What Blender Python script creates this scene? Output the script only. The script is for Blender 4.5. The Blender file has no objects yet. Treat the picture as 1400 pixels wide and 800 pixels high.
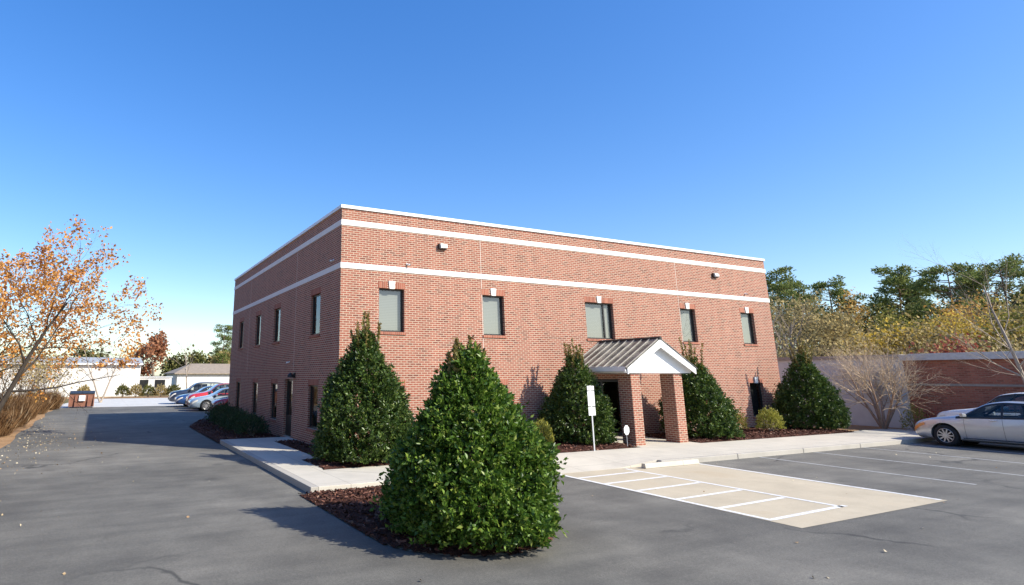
import bpy, bmesh, math, random
import numpy as np
from mathutils import Vector, Matrix, Euler

R = math.radians
S = bpy.context.scene
COL = S.collection

# ------------------------------------------------------------------ camera
FOC, YAW, PITCH = 816.5 / 1400 * 36.0, 0.45076, 0.22771
CAMX, CAMY, CAMZ = -6.3332, -16.7638, 2.1421
cd = bpy.data.cameras.new('camera')
cam = bpy.data.objects.new('camera', cd); COL.objects.link(cam)
cam.location = (CAMX, CAMY, CAMZ)
cam.rotation_euler = (math.pi / 2 + PITCH, 0, -YAW)
cd.sensor_width = 36; cd.lens = FOC
cd.shift_x = 0.11544; cd.shift_y = -0.05452
cd.clip_start = 0.1; cd.clip_end = 6000
S.camera = cam

# ------------------------------------------------------------------ light
SUN_ELEV = R(35.3); SX, SY = 0.6213, -0.7834
w = bpy.data.worlds.new('World'); S.world = w; w.use_nodes = True
nt = w.node_tree; nt.nodes.clear()
sky = nt.nodes.new('ShaderNodeTexSky'); sky.sky_type = 'NISHITA'; sky.sun_disc = False
sky.sun_elevation = SUN_ELEV; sky.sun_rotation = math.atan2(SX, SY)
sky.altitude = 100; sky.air_density = 1.0; sky.dust_density = 0.7; sky.ozone_density = 2.4
bg = nt.nodes.new('ShaderNodeBackground'); bg.inputs['Strength'].default_value = 0.15
wo = nt.nodes.new('ShaderNodeOutputWorld')
hs = nt.nodes.new('ShaderNodeHueSaturation'); hs.inputs['Saturation'].default_value = 1.56; hs.inputs['Hue'].default_value = 0.514
gm = nt.nodes.new('ShaderNodeGamma'); gm.inputs['Gamma'].default_value = 0.75
mu = nt.nodes.new('ShaderNodeVectorMath'); mu.operation = 'SCALE'; mu.inputs['Scale'].default_value = 1.33
nt.links.new(sky.outputs[0], gm.inputs['Color']); nt.links.new(gm.outputs[0], mu.inputs[0]); nt.links.new(mu.outputs[0], hs.inputs['Color']); nt.links.new(hs.outputs[0], bg.inputs[0]); nt.links.new(bg.outputs[0], wo.inputs[0])
sl = bpy.data.lights.new('sun', 'SUN'); sl.energy = 4.3; sl.angle = R(0.5); sl.color = (1.0, 0.945, 0.825)
so = bpy.data.objects.new('sun', sl); COL.objects.link(so)
tosun = Vector((SX * math.cos(SUN_ELEV), SY * math.cos(SUN_ELEV), math.sin(SUN_ELEV)))
so.rotation_euler = (-tosun).to_track_quat('-Z', 'Y').to_euler(); so.location = (20, -25, 30)
S.view_settings.view_transform = 'Standard'; S.view_settings.look = 'None'
S.view_settings.exposure = 0.80; S.view_settings.gamma = 1
S.view_settings.use_curve_mapping = False
S.cycles.max_bounces = 6; S.cycles.transparent_max_bounces = 12

# ------------------------------------------------------------------ helpers
def tag(o, label=None, cat=None, group=None, kind=None):
    if label: o['label'] = label
    if cat: o['category'] = cat
    if group: o['group'] = group
    if kind: o['kind'] = kind
    return o

def thing(name, label, cat, loc=(0, 0, 0), rz=0, group=None):
    o = bpy.data.objects.new(name, None); COL.objects.link(o)
    o.empty_display_size = 0.2
    o.location = loc; o.rotation_euler = (0, 0, rz)
    return tag(o, label, cat, group)

def link(name, me, mat=None, parent=None, smooth=False):
    o = bpy.data.objects.new(name, me); COL.objects.link(o)
    if mat is not None:
        for m in (mat if isinstance(mat, (list, tuple)) else [mat]): me.materials.append(m)
    if parent: o.parent = parent
    if smooth:
        me.polygons.foreach_set('use_smooth', [True] * len(me.polygons))
    return o

def copy_tree(o, parent=None):
    c = o.copy(); COL.objects.link(c); c.parent = parent
    for ch in list(o.children): copy_tree(ch, c)
    return c

class MB:
    """collects boxes, tubes, prisms, lathes into one mesh"""
    def __init__(s): s.v = []; s.f = []
    def add(s, vs, fs):
        n = len(s.v); s.v += [tuple(p) for p in vs]; s.f += [tuple(i + n for i in f) for f in fs]; return s
    def box(s, a, b, M=None):
        x0, y0, z0 = a; x1, y1, z1 = b
        vs = [Vector(p) for p in ((x0,y0,z0),(x1,y0,z0),(x1,y1,z0),(x0,y1,z0),(x0,y0,z1),(x1,y0,z1),(x1,y1,z1),(x0,y1,z1))]
        if M: vs = [M @ p for p in vs]
        return s.add(vs, [(0,3,2,1),(4,5,6,7),(0,1,5,4),(1,2,6,5),(2,3,7,6),(3,0,4,7)])
    def quad(s, *p): return s.add(p, [tuple(range(len(p)))])
    def tube(s, pts, rad, n=8, caps=True):
        pts = [Vector(p) for p in pts]; k = len(pts)
        if not hasattr(rad, '__len__'): rad = [rad] * k
        vs = []; up = None
        for i, p in enumerate(pts):
            d = (pts[min(i+1, k-1)] - pts[max(i-1, 0)]).normalized()
            if up is None:
                up = Vector((0,0,1)) if abs(d.z) < .9 else Vector((1,0,0))
            a = d.cross(up).normalized(); b = a.cross(d).normalized(); up = b
            for j in range(n):
                t = 2*math.pi*j/n; vs.append(p + (a*math.cos(t) + b*math.sin(t)) * rad[i])
        fs = [(i*n+j, i*n+(j+1)%n, (i+1)*n+(j+1)%n, (i+1)*n+j) for i in range(k-1) for j in range(n)]
        if caps: fs += [tuple(range(n-1,-1,-1)), tuple((k-1)*n+j for j in range(n))]
        return s.add(vs, fs)
    def lathe(s, prof, n=20, M=None, caps=True):
        vs = []; k = len(prof)
        for r, z in prof:
            for j in range(n):
                t = 2*math.pi*j/n; vs.append(Vector((r*math.cos(t), r*math.sin(t), z)))
        if M: vs = [M @ p for p in vs]
        fs = [(i*n+j, i*n+(j+1)%n, (i+1)*n+(j+1)%n, (i+1)*n+j) for i in range(k-1) for j in range(n)]
        if caps: fs += [tuple(range(n-1,-1,-1)), tuple((k-1)*n+j for j in range(n))]
        return s.add(vs, fs)
    def prism(s, poly, y0, y1):      # polygon in x,z extruded along y
        n = len(poly)
        vs = [(x, y0, z) for x, z in poly] + [(x, y1, z) for x, z in poly]
        return s.add(vs, [tuple(range(n)), tuple(range(2*n-1, n-1, -1))] + [(i, i+n, (i+1)%n+n, (i+1)%n) for i in range(n)])
    def build(s, name, mat, parent=None, smooth=False, bevel=0, kind=None):
        me = bpy.data.meshes.new(name); me.from_pydata(s.v, [], s.f)
        bm = bmesh.new(); bm.from_mesh(me)
        bmesh.ops.recalc_face_normals(bm, faces=bm.faces)
        if bevel: bmesh.ops.bevel(bm, geom=list(bm.edges), offset=bevel, segments=2, profile=.6, affect='EDGES', clamp_overlap=True)
        bm.to_mesh(me); bm.free(); me.update()
        o = link(name, me, mat, parent, smooth)
        if kind: o['kind'] = kind
        return o

def np_mesh(name, V, F, mat, parent=None, smooth=False):
    """V (n,3) array, F (m,k) index array, all faces with k corners"""
    V = np.asarray(V, dtype=np.float32); F = np.asarray(F, dtype=np.int32)
    me = bpy.data.meshes.new(name); k = F.shape[1]
    me.vertices.add(len(V)); me.vertices.foreach_set('co', V.ravel())
    me.loops.add(F.size); me.loops.foreach_set('vertex_index', F.ravel())
    me.polygons.add(len(F)); me.polygons.foreach_set('loop_start', np.arange(0, F.size, k, dtype=np.int32))
    try: me.polygons.foreach_set('loop_total', np.full(len(F), k, dtype=np.int32))
    except Exception: pass
    me.update(calc_edges=True); me.validate()
    return link(name, me, mat, parent, smooth)

# ------------------------------------------------------------------ materials
class NB:
    def __init__(s, name):
        s.m = bpy.data.materials.new(name); s.m.use_nodes = True; s.t = s.m.node_tree
        s.b = s.t.nodes['Principled BSDF']; s.out = s.t.nodes['Material Output']
    def n(s, typ, **kw):
        nd = s.t.nodes.new('ShaderNode' + typ)
        for k, v in kw.items():
            if k.startswith('i_'): nd.inputs[k[2:].replace('_', ' ')].default_value = v
            else: setattr(nd, k, v)
        return nd
    def l(s, a, b): s.t.links.new(a, b)
    def obj(s): return s.n('TexCoord').outputs['Object']
    def noise(s, vec, scale, detail=4, rough=.55):
        nd = s.n('TexNoise'); nd.inputs['Scale'].default_value = scale; nd.inputs['Detail'].default_value = detail
        nd.inputs['Roughness'].default_value = rough; s.l(vec, nd.inputs['Vector']); return nd.outputs['Fac']
    def ramp(s, fac, stops):
        nd = s.n('ValToRGB'); e = nd.color_ramp.elements
        while len(e) < len(stops): e.new(0.5)
        for i, (p, c) in enumerate(stops):
            e[i].position = p; e[i].color = (*c, 1) if len(c) == 3 else c
        s.l(fac, nd.inputs[0]); return nd.outputs['Color']
    def mix(s, fac, a, b, mode='MIX'):
        nd = s.n('Mix', data_type='RGBA', blend_type=mode)
        for sock, v in ((nd.inputs[0], fac), (nd.inputs[6], a), (nd.inputs[7], b)):
            if isinstance(v, bpy.types.NodeSocket): s.l(v, sock)
            elif isinstance(v, (int, float)): sock.default_value = v
            else: sock.default_value = (*v, 1)
        return nd.outputs[2]
    def math(s, op, a, b=0.0, c=None):
        nd = s.n('Math', operation=op)
        for i, v in enumerate((a, b, c)):
            if v is None: continue
            if isinstance(v, bpy.types.NodeSocket): s.l(v, nd.inputs[i])
            else: nd.inputs[i].default_value = v
        return nd.outputs[0]
    def bump(s, h, strength=.3, dist=.01):
        nd = s.n('Bump'); nd.inputs['Strength'].default_value = strength; nd.inputs['Distance'].default_value = dist
        s.l(h, nd.inputs['Height']); s.l(nd.outputs[0], s.b.inputs['Normal'])
    def set(s, col=None, rough=.6, metal=0, spec=None, coat=0):
        if col is not None:
            if isinstance(col, bpy.types.NodeSocket): s.l(col, s.b.inputs['Base Color'])
            else: s.b.inputs['Base Color'].default_value = (*col, 1)
        if isinstance(rough, bpy.types.NodeSocket): s.l(rough, s.b.inputs['Roughness'])
        else: s.b.inputs['Roughness'].default_value = rough
        s.b.inputs['Metallic'].default_value = metal
        if spec is not None: s.b.inputs['Specular IOR Level'].default_value = spec
        if coat: s.b.inputs['Coat Weight'].default_value = coat; s.b.inputs['Coat Roughness'].default_value = .04
        return s.m

def plain(name, col, rough=.5, metal=0, var=.12, scale=6, coat=0):
    b = NB(name); v = b.noise(b.obj(), scale, 5)
    c = b.ramp(v, [(.3, tuple(x*(1-var) for x in col)), (.7, tuple(min(1, x*(1+var)) for x in col))])
    return b.set(c, rough, metal, coat=coat)

def brick_mat(name, stops, mortar, mort=.0115, bump=.5):
    b = NB(name); o = b.obj()
    g = b.n('NewGeometry'); sn = b.n('SeparateXYZ'); b.l(g.outputs['True Normal'], sn.inputs[0])
    sp = b.n('SeparateXYZ'); b.l(o, sp.inputs[0])
    isx = b.math('GREATER_THAN', b.math('ABSOLUTE', sn.outputs[0]), b.math('ABSOLUTE', sn.outputs[1]))
    u = b.math('ADD', b.math('MULTIPLY', sp.outputs[1], isx), b.math('MULTIPLY', sp.outputs[0], b.math('SUBTRACT', 1.0, isx)))
    cv = b.n('CombineXYZ'); b.l(u, cv.inputs[0]); b.l(sp.outputs[2], cv.inputs[1])
    def br(c1, c2, mo):
        t = b.n('TexBrick'); t.offset = .5
        t.inputs['Color1'].default_value = (*c1, 1); t.inputs['Color2'].default_value = (*c2, 1); t.inputs['Mortar'].default_value = (*mo, 1)
        t.inputs['Scale'].default_value = 1; t.inputs['Mortar Size'].default_value = mort; t.inputs['Mortar Smooth'].default_value = .1
        t.inputs['Brick Width'].default_value = .2032; t.inputs['Row Height'].default_value = .0677
        b.l(cv.outputs[0], t.inputs['Vector']); return t
    t = br((0,0,0), (1,1,1), (0,0,0))
    col = b.ramp(t.outputs['Color'], stops)
    big = b.noise(o, .45, 5); fine = b.noise(o, 30, 3)
    mp = b.n('Mapping'); mp.inputs['Scale'].default_value = (2.6,2.6,.16); b.l(o, mp.inputs[0])
    stk = b.ramp(b.noise(mp.outputs[0], 1.0, 6, .65), [(.38, (.80,.79,.78)), (.6, (1.05,1.05,1.05))])
    col = b.mix(b.math('MULTIPLY', big, .16), col, (.22, .11, .09))
    m2 = b.mix(fine, tuple(x*.85 for x in mortar), mortar)
    col = b.mix(t.outputs['Fac'], col, m2)
    col = b.mix(.4, col, stk, 'MULTIPLY')
    b.bump(b.math('SUBTRACT', 1.0, t.outputs['Fac']), bump, .008)
    return b.set(col, .85, spec=.25)

M = {}
BR = [(0, (.17,.054,.036)), (.2, (.255,.080,.051)), (.55, (.34,.108,.066)), (.85, (.30,.096,.061)), (.95, (.37,.132,.083)), (1, (.17,.08,.055))]
M['brick'] = brick_mat('red_brick', BR, (.53,.405,.305))
M['brick_dark'] = brick_mat('brown_brick', [(0, (.25,.082,.052)), (.5, (.40,.13,.082)), (1, (.46,.16,.10))], (.38,.21,.14), bump=.3)
b = NB('soldier_brick'); o = b.obj(); sp = b.n('SeparateXYZ'); b.l(o, sp.inputs[0])
u = b.math('MULTIPLY', b.math('ADD', sp.outputs[0], sp.outputs[1]), 1/.0677)
wn = b.n('TexWhiteNoise'); wn.noise_dimensions = '1D'; b.l(b.math('FLOOR', u), wn.inputs['W'])
c = b.ramp(wn.outputs['Value'], [(0, (.24,.078,.05)), (.6, (.34,.112,.07)), (1, (.38,.14,.088))])
j = b.math('LESS_THAN', b.math('FRACT', u), .15)
M['soldier'] = b.set(b.mix(j, c, (.44,.325,.235)), .85, spec=.25)
M['stone'] = plain('cast_stone', (.74,.72,.67), .8, var=.06, scale=9)
M['coping'] = plain('coping_metal', (.78,.78,.76), .45, var=.03)
M['white'] = plain('white_trim_paint', (.80,.80,.79), .5, var=.03)
M['sealant'] = plain('joint_sealant', (.62,.55,.48), .8)
M['frame'] = plain('bronze_frame', (.025,.024,.023), .4)
M['black'] = plain('black_plastic', (.02,.02,.02), .5)
M['rubber'] = plain('tyre_rubber', (.018,.018,.019), .85)
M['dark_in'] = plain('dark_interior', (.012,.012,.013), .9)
M['grey_metal'] = plain('galvanised_steel', (.50,.51,.52), .5, .25)
M['bronze_light'] = plain('fixture_bronze', (.05,.042,.035), .5)
M['lens'] = plain('fixture_lens', (.78,.80,.78), .15)
M['sign_white'] = plain('sign_sheeting', (.80,.81,.80), .35, var=.02)
M['membrane'] = plain('roof_membrane', (.45,.45,.44), .9)
M['grey_block'] = plain('painted_grey_block', (.58,.62,.65), .85, var=.08, scale=2)
M['roof_brown'] = plain('tan_shingle', (.30,.24,.18), .9, var=.2, scale=3)
M['roof_grey'] = plain('grey_metal_roof', (.36,.37,.37), .6, var=.1)

def glass_mat(name, tint, refl=.08, body=(.01,.012,.014)):
    b = NB(name)
    return b.set(body, .03, spec=.9, coat=1.0)
M['glass_dark'] = glass_mat('tinted_glass', None, body=(.012,.015,.017))
def clear_glass(name, tint, refl=.10):
    b = NB(name); b.t.nodes.remove(b.b)
    tr = b.n('BsdfTransparent'); tr.inputs[0].default_value = (*tint, 1)
    gl = b.n('BsdfGlossy'); gl.inputs['Roughness'].default_value = .02
    g = b.n('NewGeometry'); dt = b.n('VectorMath', operation='DOT_PRODUCT'); b.l(g.outputs['Incoming'], dt.inputs[0]); b.l(g.outputs['Normal'], dt.inputs[1])
    sch = b.math('POWER', b.math('SUBTRACT', 1.0, b.math('ABSOLUTE', dt.outputs['Value'])), 5.0)
    mx = b.n('MixShader'); b.l(b.math('MULTIPLY_ADD', sch, 1.0, refl), mx.inputs[0]); b.l(tr.outputs[0], mx.inputs[1]); b.l(gl.outputs[0], mx.inputs[2])
    b.l(mx.outputs[0], b.out.inputs[0]); return b.m
M['glass'] = clear_glass('window_glass', (.93,.95,.945))
M['car_glass'] = clear_glass('car_glass', (.80,.85,.83), .06)

b = NB('window_blind'); o = b.obj(); sp = b.n('SeparateXYZ'); b.l(o, sp.inputs[0])
fr = b.math('FRACT', b.math('MULTIPLY', sp.outputs[2], 20.0))
M['blind'] = b.set(b.ramp(fr, [(0, (.15,.155,.135)), (.16, (.23,.235,.205)), (.88, (.245,.25,.22)), (1, (.14,.145,.125))]), .7)

# ground materials
b = NB('asphalt'); o = b.obj()
n1 = b.noise(o, .16, 6, .6); n2 = b.noise(o, 1.3, 6, .65); n3 = b.noise(o, 90, 3, .7); n4 = b.noise(o, 420, 2, .6)
base = b.ramp(n1, [(.3, (.096,.092,.084)), (.5, (.138,.132,.118)), (.7, (.212,.200,.176))])
base = b.mix(.55, base, b.ramp(n2, [(.3, (.68,.68,.69)), (.7, (1.2,1.2,1.18))]), 'MULTIPLY')
base = b.mix(.9, base, b.ramp(n3, [(.25, (.6,.6,.6)), (.75, (1.4,1.4,1.37))]), 'MULTIPLY')
base = b.mix(.6, base, b.ramp(b.noise(o, 33, 3, .75), [(.3, (.72,.72,.72)), (.7, (1.3,1.29,1.26))]), 'MULTIPLY')
base = b.mix(.7, base, b.ramp(n4, [(.3, (.6,.6,.6)), (.62, (1.2,1.2,1.2)), (.72, (2.0,1.95,1.85))]), 'MULTIPLY')
# oil drips and scuffs
vs = b.n('TexVoronoi'); vs.inputs['Scale'].default_value = .55; vs.inputs['Randomness'].default_value = 1; b.l(o, vs.inputs['Vector'])
spot = b.ramp(b.math('ADD', vs.outputs['Distance'], b.math('MULTIPLY', n2, .22)), [(.16, (1,1,1)), (.23, (0,0,0))])
base = b.mix(b.math('MULTIPLY', spot, .35), base, (.05,.048,.045))
# long streaks left by the sealer brush
mp = b.n('Mapping'); mp.inputs['Scale'].default_value = (.25, 2.6, 1); mp.inputs['Rotation'].default_value = (0, 0, R(-22)); b.l(o, mp.inputs[0])
st = b.noise(mp.outputs[0], 1.0, 5, .6)
base = b.mix(.5, base, b.ramp(st, [(.3, (.74,.74,.75)), (.68, (1.24,1.23,1.20))]), 'MULTIPLY')
# cracks: sparse voronoi edges
vo = b.n('TexVoronoi', feature='DISTANCE_TO_EDGE'); vo.inputs['Scale'].default_value = .21
ad = b.n('VectorMath', operation='ADD'); dn = b.n('TexNoise'); dn.inputs['Scale'].default_value = 1.1; dn.inputs['Detail'].default_value = 6
b.l(o, dn.inputs['Vector']); b.l(o, ad.inputs[0]); b.l(dn.outputs['Color'], ad.inputs[1]); b.l(ad.outputs[0], vo.inputs['Vector'])
cr = b.ramp(vo.outputs['Distance'], [(0, (1,1,1)), (.006, (.8,.8,.8)), (.011, (0,0,0))])
msk = b.ramp(b.noise(o, .23, 2), [(.54, (0,0,0)), (.6, (1,1,1))])
base = b.mix(b.math('MULTIPLY', b.math('MULTIPLY', cr, msk), .7), base, (.03,.03,.03))
b.bump(n4, .35, .006)
M['asphalt'] = b.set(base, .82, spec=.3)

def concrete(name, c, joint=1.5, stain=.2, stainc=(.3,.26,.2)):
    b = NB(name); o = b.obj()
    n1 = b.noise(o, 1.1, 6, .65); n2 = b.noise(o, 60, 3)
    col = b.ramp(n1, [(.3, tuple(x*.84 for x in c)), (.7, tuple(x*1.06 for x in c))])
    col = b.mix(.5, col, b.ramp(n2, [(.3, (.86,.86,.86)), (.7, (1.1,1.1,1.1))]), 'MULTIPLY')
    sm = b.ramp(b.noise(o, .55, 6, .7), [(.55, (0,0,0)), (.72, (1,1,1))])
    col = b.mix(b.math('MULTIPLY', sm, stain), col, stainc)
    if joint:
        t = b.n('TexBrick'); t.offset = 0; b.l(o, t.inputs['Vector'])
        t.inputs['Scale'].default_value = 1; t.inputs['Brick Width'].default_value = joint; t.inputs['Row Height'].default_value = joint*1.5
        t.inputs['Mortar Size'].default_value = .008; t.inputs['Mortar Smooth'].default_value = .2
        col = b.mix(b.math('MULTIPLY', t.outputs['Fac'], .6), col, tuple(x*.35 for x in c))
    b.bump(n2, .2, .004)
    return b.set(col, .85, spec=.25)
M['walk'] = concrete('sidewalk_concrete', (.56,.515,.43), 1.5, .4)
M['kerb'] = concrete('kerb_concrete', (.42,.39,.34), 0)
M['slab'] = concrete('tan_slab_concrete', (.50,.43,.315), 0, .6, (.37,.29,.19))
M['lot'] = concrete('pale_lot_concrete', (.56,.55,.52), 4)
M['paint'] = None
b = NB('road_paint'); o = b.obj()
M['paint'] = b.set(b.ramp(b.noise(o, 14, 6, .7), [(.3, (.50,.49,.47)), (.5, (.74,.74,.72)), (.8, (.80,.80,.78))]), .6)
b = NB('worn_road_paint'); o = b.obj()
M['paint_worn'] = b.set(b.ramp(b.noise(o, 9, 6, .75), [(.3, (.13,.13,.13)), (.45, (.34,.34,.33)), (.7, (.46,.46,.45))]), .7)

b = NB('mulch'); o = b.obj(); n1 = b.noise(o, 38, 4, .7); n2 = b.noise(o, 2.2, 4)
c = b.ramp(n1, [(.3, (.026,.012,.009)), (.5, (.075,.034,.025)), (.68, (.15,.068,.048)), (.8, (.23,.14,.10))])
b.bump(n1, 1, .04); M['mulch'] = b.set(b.mix(.4, c, b.ramp(n2, [(.3, (.7,.7,.7)), (.7, (1.2,1.2,1.2))]), 'MULTIPLY'), .95, spec=.1)
b = NB('mulch_chip'); g = b.n('NewGeometry')
M['chip'] = b.set(b.ramp(g.outputs['Random Per Island'], [(0, (.03,.014,.010)), (.5, (.095,.042,.030)), (.85, (.18,.085,.06)), (1, (.31,.21,.15))]), .9, spec=.1)
b = NB('pine_straw'); o = b.obj()
mp = b.n('Mapping'); mp.inputs['Scale'].default_value = (1, 4, 1); mp.inputs['Rotation'].default_value = (0,0,.7); b.l(o, mp.inputs[0])
n1 = b.noise(mp.outputs[0], 9, 5, .75); n2 = b.noise(o, .9, 4)
c = b.ramp(n1, [(.3, (.20,.11,.055)), (.5, (.40,.25,.135)), (.7, (.52,.35,.20))])
b.bump(n1, .8, .04); M['straw'] = b.set(b.mix(.5, c, b.ramp(n2, [(.35, (.65,.6,.55)), (.65, (1.1,1.1,1.1))]), 'MULTIPLY'), .95, spec=.1)
b = NB('dry_grass'); o = b.obj(); n1 = b.noise(o, .22, 6); n2 = b.noise(o, 7, 4, .7)
c = b.ramp(n1, [(.35, (.20,.155,.085)), (.55, (.17,.15,.07)), (.7, (.10,.11,.045))])
M['grass'] = b.set(b.mix(.6, c, b.ramp(n2, [(.3, (.6,.6,.6)), (.7, (1.25,1.25,1.2))]), 'MULTIPLY'), .95, spec=.1)

def leaf_mat(name, stops, rough=.5, trans=.25, spec=.5):
    b = NB(name); g = b.n('NewGeometry')
    c = b.ramp(g.outputs['Random Per Island'], stops)
    b.set(c, rough, spec=spec)
    if trans:
        tl = b.n('BsdfTranslucent'); b.l(c, tl.inputs[0])
        mx = b.n('MixShader'); mx.inputs[0].default_value = trans
        b.l(b.b.outputs[0], mx.inputs[1]); b.l(tl.outputs[0], mx.inputs[2]); b.l(mx.outputs[0], b.out.inputs[0])
    return b.m
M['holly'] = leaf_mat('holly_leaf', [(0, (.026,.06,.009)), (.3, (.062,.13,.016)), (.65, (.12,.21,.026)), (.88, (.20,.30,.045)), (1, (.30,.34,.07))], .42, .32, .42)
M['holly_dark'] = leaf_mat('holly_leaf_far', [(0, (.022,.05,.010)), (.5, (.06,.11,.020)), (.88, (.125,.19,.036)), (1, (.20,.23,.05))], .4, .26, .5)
M['shoot'] = leaf_mat('young_shoot_leaf', [(0, (.16,.10,.035)), (.4, (.27,.21,.055)), (.8, (.22,.25,.06)), (1, (.33,.18,.07))], .5, .25)
M['gold'] = leaf_mat('gold_green_leaf', [(0, (.17,.19,.03)), (.5, (.32,.32,.05)), (1, (.50,.46,.09))], .55, .3)
M['olive'] = leaf_mat('olive_leaf', [(0, (.15,.16,.035)), (.5, (.27,.25,.06)), (1, (.40,.30,.09))], .6, .3, .12)
M['hedge'] = leaf_mat('hedge_leaf', [(0, (.015,.04,.015)), (.6, (.03,.07,.022)), (1, (.06,.11,.035))], .5, .15)
M['orange'] = leaf_mat('maple_leaf', [(0, (.40,.15,.04)), (.35, (.62,.28,.06)), (.75, (.78,.43,.10)), (1, (.60,.24,.07))], .6, .4)
M['rust'] = leaf_mat('rust_leaf', [(0, (.22,.085,.045)), (.5, (.33,.14,.07)), (1, (.42,.21,.11))], .65, .25, .12)
M['yellow'] = leaf_mat('yellow_leaf', [(0, (.38,.29,.05)), (.5, (.62,.45,.07)), (1, (.76,.52,.11))], .65, .35, .12)
M['brownleaf'] = leaf_mat('brown_olive_leaf', [(0, (.22,.17,.075)), (.5, (.36,.285,.12)), (1, (.50,.38,.17))], .7, .3, .12)
M['amber'] = leaf_mat('amber_leaf', [(0, (.38,.21,.06)), (.5, (.56,.31,.08)), (1, (.50,.36,.11))], .65, .35, .12)
M['pine'] = leaf_mat('pine_needle', [(0, (.085,.13,.036)), (.5, (.18,.22,.065)), (1, (.31,.32,.10))], .6, .35, .12)
M['evergreen'] = leaf_mat('dark_evergreen', [(0, (.05,.06,.018)), (.5, (.10,.105,.03)), (1, (.19,.17,.055))], .6, .15, .12)
M['red'] = leaf_mat('red_shrub_leaf', [(0, (.28,.06,.04)), (.5, (.42,.12,.08)), (1, (.42,.24,.12))], .6, .25, .12)
M['drygrass'] = leaf_mat('dry_grass_blade', [(0, (.10,.05,.025)), (.5, (.20,.11,.05)), (.85, (.30,.18,.085)), (1, (.48,.37,.24))], .8, .25, .12)
M['litter'] = leaf_mat('fallen_leaf', [(0, (.22,.13,.06)), (.5, (.40,.31,.18)), (1, (.58,.52,.38))], .7, 0)
def bark(name, c):
    b = NB(name); o = b.obj(); mp = b.n('Mapping'); mp.inputs['Scale'].default_value = (1,1,.25); b.l(o, mp.inputs[0])
    n = b.noise(mp.outputs[0], 14, 5, .7); b.bump(n, .6, .03)
    return b.set(b.ramp(n, [(.3, tuple(x*.6 for x in c)), (.7, tuple(x*1.25 for x in c))]), .9, spec=.15)
M['bark_dark'] = bark('dark_bark', (.06,.05,.042)); M['bark'] = bark('grey_bark', (.20,.165,.135)); M['bark_pale'] = bark('pale_bark', (.36,.30,.24))
M['bark_tan'] = bark('myrtle_bark', (.36,.235,.165)); M['bark_pine'] = bark('pine_bark', (.17,.11,.075))
M['twig'] = plain('twig_bark', (.26,.205,.155), .9, var=.3)
M['twig_tan'] = plain('tan_twig', (.52,.39,.26), .9, var=.3)

def paint(name, c, metal=0.0, rough=.3):
    b = NB(name); n = b.noise(b.obj(), 3, 5)
    return b.set(b.ramp(n, [(.3, tuple(x*.94 for x in c)), (.7, tuple(min(1, x*1.04) for x in c))]), rough, metal, coat=1.0)
M['silver'] = paint('silver_paint', (.56,.57,.58), .55, .32)
M['white_car'] = paint('white_car_paint', (.78,.78,.77))
M['navy'] = paint('navy_paint', (.012,.022,.05))
M['blue'] = paint('blue_paint', (.03,.08,.22), .2)
M['redcar'] = paint('red_paint', (.50,.03,.035))
M['paleblue'] = paint('pale_blue_paint', (.34,.42,.50), .3)
M['seat'] = plain('seat_cloth', (.10,.098,.095), .9); M['chrome'] = plain('chrome', (.75,.75,.76), .15, 1.0, var=.02)
M['alloy'] = plain('alloy_wheel', (.55,.55,.56), .3, .7)
M['lamp'] = plain('head_lamp', (.75,.72,.66), .08, var=.05, coat=1)
M['amberlamp'] = plain('amber_reflector', (.75,.30,.10), .15, var=.05, coat=1)
M['redlamp'] = plain('tail_lamp', (.55,.02,.02), .12, var=.05, coat=1)
M['dumpster'] = plain('rust_brown_paint', (.26,.115,.075), .7, var=.2, scale=3)
M['white_siding'] = plain('white_siding', (.70,.68,.64), .7, var=.04, scale=1)

# ------------------------------------------------------------------ view helpers (real bearings and heights)
def bearing(u):
    return math.atan2((u - 538.4) / 816.5, 1.0265) + YAW
def at(u, D, z=0.0):
    a = bearing(u); return (CAMX + D*math.sin(a), CAMY + D*math.cos(a), z)
def height_at(u, v, D):
    x = (u - 538.4)/816.5; y = -(v - 323.7)/816.5
    up = math.sin(PITCH) + math.cos(PITCH)*y; f = math.cos(PITCH) - math.sin(PITCH)*y
    return CAMZ + D * up / math.hypot(f, x)

# ================================================================== SETTING
ZA = -0.13
def sheet(name, poly, z, mat, kind='structure'):
    m = MB(); m.quad(*[(x, y, z) for x, y in poly]); o = m.build(name, mat)
    for p in o.data.polygons:
        if p.normal.z < 0: p.flip()
    if kind: o['kind'] = kind
    return o
sheet('ground', [(-2500,-2500),(2500,-2500),(2500,2500),(-2500,2500)], ZA-.008, M['grass'])
edge = []
rn = random.Random(3)
for i in range(60):
    y = -60 + i*(94/59.); edge.append((-8.86 + .10*math.sin(y*.9) + rn.uniform(-.05,.05), y))
sheet('asphalt_lot', edge + [(-7.2, 33.6), (40, 33.6), (40,-2.2), (24.2,-2.2), (24.2,-60)], ZA, M['asphalt'])
sheet('concrete_lot', [(-9.6,33.1),(40,33.1),(40,50.5),(-7.0,50.5)], ZA+.004, M['lot'])
sheet('straw_verge', [(-8.7,-20),(-8.7,33),(-9.4,46),(-30,46),(-30,-20)], ZA-.004, M['straw'])
sheet('far_straw_bank', [(-12,50.7),(30,50.7),(30,56),(-12,56)], ZA+.02, M['straw'])
sheet('side_straw_strip', [(20.32,-2.9),(24.2,-2.9),(24.2,20),(20.6,20),(20.6,0.0),(20.32,0.0)], ZA+.11, M['straw'])
sheet('wall_straw_strip', [(23.2,-30),(24.2,-30),(24.2,-2.9),(23.2,-2.9)], ZA+.03, M['straw'])

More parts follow.
